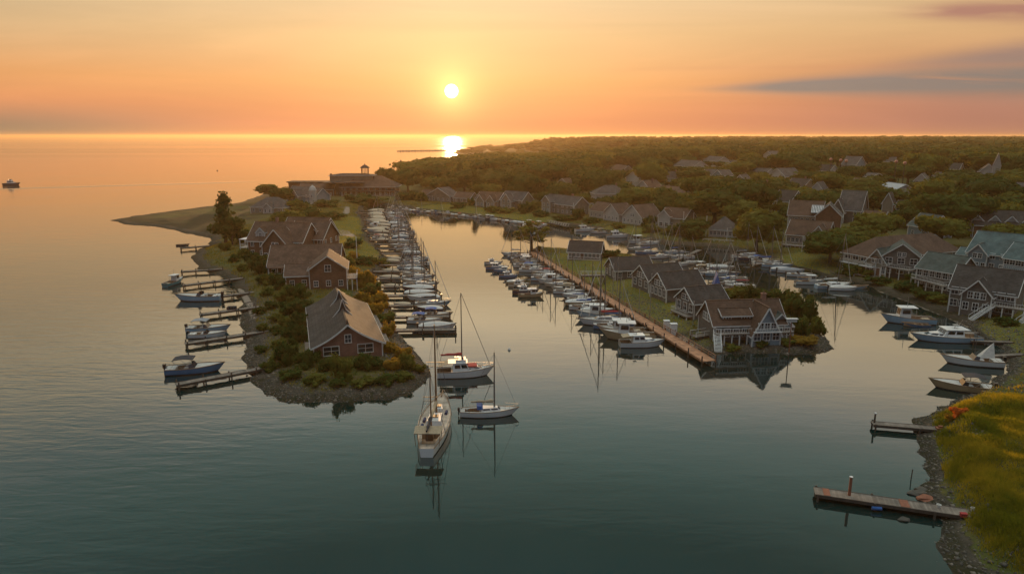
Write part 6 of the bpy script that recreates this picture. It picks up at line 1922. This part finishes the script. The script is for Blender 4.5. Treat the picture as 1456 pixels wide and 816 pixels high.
for grp, items in (('shrubs on the western spit', [
        (382, 372, 22, 14, LEAF2), (374, 402, 22, 14, LEAF), (380, 420, 22, 14, LEAF2), (388, 438, 24, 14, LEAF), (392, 456, 22, 14, LEAF2), (394, 474, 22, 14, LEAF), (392, 512, 24, 14, LEAF2), (412, 538, 34, 18, LEAF), (446, 545, 34, 16, LEAF2), (478, 548, 30, 14, LEAF), (515, 548, 34, 14, LEAF2), (548, 545, 34, 16, LEAF), (575, 538, 30, 16, LEAF2), (596, 528, 20, 14, LEAF2), (385, 526, 28, 16, LEAF), (372, 500, 22, 14, LEAF), (374, 470, 20, 14, LEAF2), (370, 446, 20, 12, LEAF), (335, 372, 18, 14, LEAF), (322, 356, 20, 14, LEAF2), (345, 385, 18, 12, LEAF2),
        (392, 392, 30, 22, LEAF), (372, 388, 30, 24, LEAF), (360, 376, 26, 20, LEAF), (345, 366, 24, 18, LEAF2), (402, 410, 34, 24, LEAF), (384, 404, 26, 18, LEAF2), (418, 400, 30, 22, LEAF), (424, 424, 36, 28, LEAF),
        (405, 428, 30, 22, LEAF2), (432, 446, 32, 26, LEAF), (412, 446, 34, 26, LEAF), (426, 466, 32, 26, LEAF), (407, 464, 26, 20, LEAF2), (436, 484, 28, 24, LEAF), (419, 486, 34, 28, LEAF), (407, 516, 38, 42, LEAF),
        (396, 494, 22, 16, LEAF2), (436, 522, 34, 28, LEAF), (462, 526, 28, 24, LEAF), (488, 538, 34, 42, LEAF2), (515, 524, 32, 26, LEAF), (538, 524, 28, 22, LEAF), (560, 524, 30, 20, LEAF3), (578, 524, 30, 26, LEAF2), (450, 512, 26, 20, LEAF),
        (551, 478, 24, 24, LEAF3), (520, 408, 32, 26, LEAF3), (506, 396, 28, 24, LEAF3), (528, 420, 30, 24, LEAF2), (540, 436, 30, 24, LEAF3), (533, 450, 30, 26, LEAF3), (548, 458, 26, 18, LEAF2), (514, 434, 26, 22, LEAF3), (556, 500, 26, 20, LEAF3),
        (574, 508, 28, 20, LEAF3), (494, 380, 24, 18, LEAF2), (452, 326, 40, 22, LEAF), (430, 318, 44, 26, LEAF), (412, 322, 40, 26, LEAF2), (395, 318, 34, 22, LEAF), (440, 308, 38, 18, LEAF), (470, 312, 44, 12, LEAF), (350, 345, 28, 24, LEAF),
        (500, 352, 30, 14, LEAF), (515, 375, 40, 12, LEAF), (505, 368, 22, 14, LEAF3), (542, 376, 24, 12, LEAF2), (420, 300, 40, 18, LEAF2), (460, 294, 44, 14, LEAF), (520, 290, 60, 14, LEAF)]),
                   ('shrubs between the shore cottages', [(652, 296, 26, 10, LEAF), (672, 292, 16, 12, LEAF), (700, 301, 26, 9, LEAF2), (745, 303, 22, 18, LEAF), (756, 300, 20, 16, LEAF2), (768, 308, 24, 10, LEAF), (820, 312, 26, 20, LEAF), (826, 302, 22, 18, LEAF2),
                                     (600, 286, 22, 14, LEAF), (590, 284, 26, 16, LEAF), (720, 303, 26, 8, LEAF2), (800, 314, 30, 8, LEAF), (880, 325, 26, 8, LEAF2), (922, 322, 20, 18, LEAF), (842, 318, 26, 8, LEAF), (574, 284, 26, 14, LEAF)]),
                   ('shrubs on the rocky islet', [(1018, 424, 26, 20, LEAF), (1040, 424, 32, 20, LEAF2), (1062, 424, 30, 22, LEAF), (1084, 426, 32, 22, LEAF), (1104, 430, 34, 26, LEAF), (1126, 446, 40, 36, LEAF), (1146, 456, 44, 46, LEAF), (1136, 474, 34, 30, LEAF),
                                                  (1160, 474, 26, 28, LEAF2), (1118, 492, 26, 12, LEAF2), (1140, 490, 40, 14, LEAF3), (1080, 500, 24, 10, LEAF), (1040, 500, 28, 10, LEAF2), (868, 366, 26, 14, LEAF), (722 + 44, 358, 8, 10, LEAF)]),
                   ('shrubs along the eastern shore', [(1290, 412, 50, 16, LEAF), (1320, 424, 40, 14, LEAF), (1250, 404, 34, 12, LEAF), (1210, 396, 40, 20, LEAF), (1232, 398, 24, 14, LEAF2), (1336, 430, 30, 12, LEAF2), (1165, 358, 40, 20, LEAF), (1400, 410, 50, 16, LEAF3),
                                                       (1440, 420, 40, 20, LEAF2), (1350, 398, 28, 14, LEAF), (1300, 402, 26, 14, LEAF), (1428, 462, 30, 14, LEAF), (955, 334, 30, 18, LEAF), (985, 340, 34, 18, LEAF), (925, 330, 28, 14, LEAF2), (1135, 336, 26, 12, LEAF)])):
    for i, (px, py, wpx, hpx, m) in enumerate(items):
        o = hand_tree(px, py, wpx, hpx, 'shrub', m, None, 1 + i % 3, 'shrub', 'shrub', grp)
        SHR.append((o, 'golden' if m is LEAF3 else ('olive' if m is LEAF2 else 'dark green'), 'tall' if hpx > wpx * .95 else ('low spreading' if hpx < wpx * .5 else 'rounded')))
hand_tree(1365, 590, 28, 13, 'shrub', LEAFO, 'small bright orange shrub on the pebble beach', 1, 'shrub', 'shrub')
hand_tree(1352, 600, 16, 9, 'shrub', LEAF3, 'little golden tuft next to the bright orange shrub', 2, 'shrub', 'shrub')

# broad domed trees that stand out between the houses
for i, (px, py, wpx, hpx, kd, m) in enumerate(((1015, 318, 74, 52, 'round', LEAF), (905, 306, 54, 40, 'round', LEAF2), (940, 300, 44, 34, 'broad', LEAF), (1030, 288, 56, 38, 'round', LEAF), (1135, 296, 46, 30, 'round', LEAF2),
                                               (1180, 300, 44, 32, 'round', LEAF), (1215, 352, 60, 34, 'round', LEAF2), (1262, 306, 52, 40, 'round', LEAF), (1300, 318, 48, 36, 'round', LEAF), (1325, 294, 66, 40, 'broad', LEAF2),
                                               (1440, 318, 66, 42, 'round', LEAF), (1385, 316, 70, 40, 'round', LEAF2), (985, 336, 40, 26, 'round', LEAF), (1065, 288, 52, 34, 'broad', LEAF), (1110, 284, 44, 28, 'round', LEAF),
                                               (1228, 284, 50, 32, 'round', LEAF2), (1150, 268, 52, 28, 'round', LEAF), (1290, 262, 58, 28, 'broad', LEAF), (1360, 272, 62, 32, 'round', LEAF), (1440, 270, 56, 30, 'round', LEAF2),
                                               (860, 276, 40, 28, 'round', LEAF), (800, 284, 38, 26, 'round', LEAF2), (750, 282, 44, 28, 'round', LEAF), (700, 276, 46, 30, 'round', LEAF), (820, 268, 50, 30, 'broad', LEAF), (930, 250, 46, 26, 'round', LEAF),
                                               (985, 264, 44, 26, 'round', LEAF), (1050, 252, 44, 24, 'round', LEAF2), (1120, 246, 46, 22, 'round', LEAF), (660, 276, 44, 34, 'round', LEAF), (622, 268, 44, 36, 'round', LEAF))):
    o = hand_tree(px, py, wpx, hpx, kd, m, None, 1 + i % 3, 'tree', 'tree', 'broad domed trees between the town houses')
    DOMES.append((o, 'big domed' if wpx > 48 else 'domed', 'olive' if m is LEAF2 else 'dark green'))

# the wood behind the town: crowns of very different size packed side by side, the ones seen largest as things
def wood_points():
    xs, ys = [], []
    D = 225.0
    while D < 900:
        st = 8.5 if D < 500 else 10.5
        n = int(D * R(88) / st)
        a = R(-44) + R(88) * (np.arange(n) + RNG.uniform(0, 1, n)) / n
        d_ = D + RNG.uniform(-.5, .5, n) * st
        xs.append(d_ * np.sin(a)); ys.append(d_ * np.cos(a)); D += st
    return np.concatenate(xs), np.concatenate(ys)


wx, wy = wood_points()
wd_ = shore(wx, wy)
wr = np.exp(RNG.normal(2.05, .36, len(wx))) * (1 + .25 * sstep(350, 750, wy))
okk = wd_ > 20
okk &= ~((wx < -12) & (wy < 520) & (wd_ < 30))
okk &= ~((wx < -45) & (wy < 470))
okk &= ~((wx > 40) & (wx < 200) & (wy < 205))
wlim = np.full(len(wx), 99.0)
wz = height(wx, wy, wd_)
for fx, fy, fr in FOOT:
    okk &= np.hypot(wx - fx, wy - fy) > fr + wr * .75
    # trees in front of a house stay low enough to leave its upper half in sight
    s_ = fy - wy
    zf = gz(fx, fy)
    inn = (np.abs(wx - fx * (wy / fy)) < fr * .85 + wr * .7) & (s_ > 0) & (s_ < 170)
    lim = zf + 4.6 + s_ * (H - zf - 4.6) / fy - wz
    wlim = np.where(inn, np.minimum(wlim, lim), wlim)
for bx, by, br in BIG: okk &= np.hypot(wx - bx, wy - by) > br + wr * .5
for L in LAWNS + PATHS: okk &= in_px(wx, wy, L) < 1.5
wh = wr * RNG.uniform(1.25, 1.9, len(wx)); wh = np.clip(wh, 6, 18)
okk &= wlim > 3.2
uu = np.array([pix(a, b, c)[0] for a, b, c in zip(wx, wy, wz)])
okk &= (uu > 592)
sh_ = np.minimum(1, wlim / wh); wr = np.where(sh_ < 1, np.maximum(wr * sh_, 3.0), wr); wh = wh * sh_
cand = np.nonzero(okk)[0]; cand = cand[np.argsort(-wr[cand] * RNG.uniform(.6, 1.4, len(cand)))]
kept = []; ax, ay, ar = np.empty(0), np.empty(0), np.empty(0)
for j in cand:
    if len(ax) and (np.hypot(ax - wx[j], ay - wy[j]) < .80 * (ar + wr[j])).any(): continue
    kept.append(j); ax = np.append(ax, wx[j]); ay = np.append(ay, wy[j]); ar = np.append(ar, wr[j])
wx, wy, wz, wh, wr = wx[kept], wy[kept], wz[kept], wh[kept], wr[kept]
inview = np.array([(-30 < pix(a, b, c)[0] < 1486) for a, b, c in zip(wx, wy, wz)])
order = np.argsort(np.where(inview, np.hypot(wx, wy) / wr ** .7, 1e9))
NT_ = 205
TREES = []
kinds = ['round', 'broad', 'round', 'round', 'broad', 'uneven', 'tall', 'round']
for j in order[:NT_]:
    kd = kinds[RNG.integers(len(kinds))]; m = [LEAF, LEAF, LEAF, LEAF2, LEAF2, LEAF][RNG.integers(6)]; sd_ = 1 + int(RNG.integers(3))
    if wh[j] / wr[j] < 1.5: kd = 'broad'
    hh = wh[j]
    sz_ = hh / KH[kd]; sx_ = 2 * wr[j] / KW[kd] if kd != 'tall' else sz_ * 1.2
    o = plant('tree', kd, m, sd_, wx[j], wy[j], wz[j] - .3, sx_, sz_, RNG.uniform(0, 6.28), None, 'tree', 'trees of the wood behind the town')
    TREES.append((o, {'round': 'round', 'broad': 'broad', 'uneven': 'lumpy', 'tall': 'narrow'}[kd], 'olive' if m is LEAF2 else 'dark green'))
# label every shrub and tree by the landmark beside it
LAND += [('the big round tree by the marina', *atg(1075, 364)[:2]), ('the tall shaggy tree', *atg(321, 345)[:2]), ('the huge dark spreading tree', *atg(1352, 332)[:2])]
def word_out(items, noun):
    pl = {}
    for o, sh_, tone in items:
        x, y, z = o.location
        u, v = pix(x, y, z)
        best = sorted(((math.hypot(x - a, (y - b)), ph, a, b) for ph, a, b in LAND))[0]
        _, ph, a, b = best
        u2, v2 = pix(a, b, z)
        if abs(u - u2) > abs(v - v2) * 2.2: rel = 'left of' if u < u2 else 'right of'
        else: rel = 'behind' if y > b else 'in front of'
        pl.setdefault((ph, rel), []).append((best[0], o, sh_, tone))
    for (ph, rel), L in pl.items():
        L.sort(key=lambda q: q[0])
        for i, (d_, o, sh_, tone) in enumerate(L):
            o['label'] = f"{sh_} {tone} {noun}, {ORD[min(i, len(ORD) - 1)]} {rel} {ph}" if len(L) > 1 else f"{sh_} {tone} {noun} {rel} {ph}"
word_out([(o, b, a) for o, a, b in SHR], 'shrub')
word_out(TREES + DOMES, 'tree')

# the rest of the wood, beyond counting, as one mass
temps = []
for sd_ in range(6):
    kd = ['round', 'broad', 'uneven'][sd_ % 3]
    V, F = crown_np(70 + sd_, lobes_for(kd, 70 + sd_)[:6 if kd != 'broad' else 8], 190, 1.15, .05, .86)
    temps.append((V, F, KH[kd], KW[kd]))
VV, FF, off = [], [], 0
rest = list(order[NT_:])
P = [(wx[j], wy[j], wz[j], wh[j], wr[j]) for j in rest if inview[j] or wy[j] < 500]
D = 900.0
while D < 5600:
    st = 27.0 + (D - 900) * .009
    n = int(D * R(84) / st)
    a = R(-40) + R(84) * (np.arange(n) + RNG.uniform(0, 1, n)) / n
    d_ = D + RNG.uniform(-.5, .5, n) * st * 1.3
    x, y = d_ * np.sin(a), d_ * np.cos(a); sd_ = shore(x, y); k = (sd_ > 15) & (RNG.random(n) < .92)
    z = height(x[k], y[k], sd_[k])
    rr_ = np.clip(np.exp(RNG.normal(2.5, .42, k.sum())), 5, 26); P += list(zip(x[k], y[k], z, np.clip(rr_ * RNG.uniform(1.0, 1.7, len(rr_)), 7, 21) * np.clip(sd_[k] / 260, .3, 1), rr_))
    D += st * 1.25
for (x, y, z, h_, r_) in P:
    V, F, kh, kw = temps[RNG.integers(6)]
    far_ = math.hypot(x, y) > 1300
    s = h_ / kh; a = RNG.uniform(0, 6.28); c, sn = math.cos(a), math.sin(a); q = 2 * r_ / kw
    if far_:
        sel = np.concatenate([F[:190:3], F[190:]]); u_, inv = np.unique(sel, return_inverse=True); v = V[u_]; f = inv.reshape(-1, 4)
    else: v, f = V, F
    VV.append(np.stack([(v[:, 0] * c - v[:, 1] * sn) * q + x, (v[:, 0] * sn + v[:, 1] * c) * q + y, v[:, 2] * s + z - .3], 1)); FF.append(f + off); off += len(v)
tag(link('distant_woodland', np_mesh('distant_woodland', np.concatenate(VV), np.concatenate(FF), LEAFW)), 'dense dark wood running from the town to the horizon', 'woods', kind='stuff')
print('trees', len(TREES), 'wood mass', len(P), 'boats', len(BOATS), 'objects', len(bpy.data.objects))
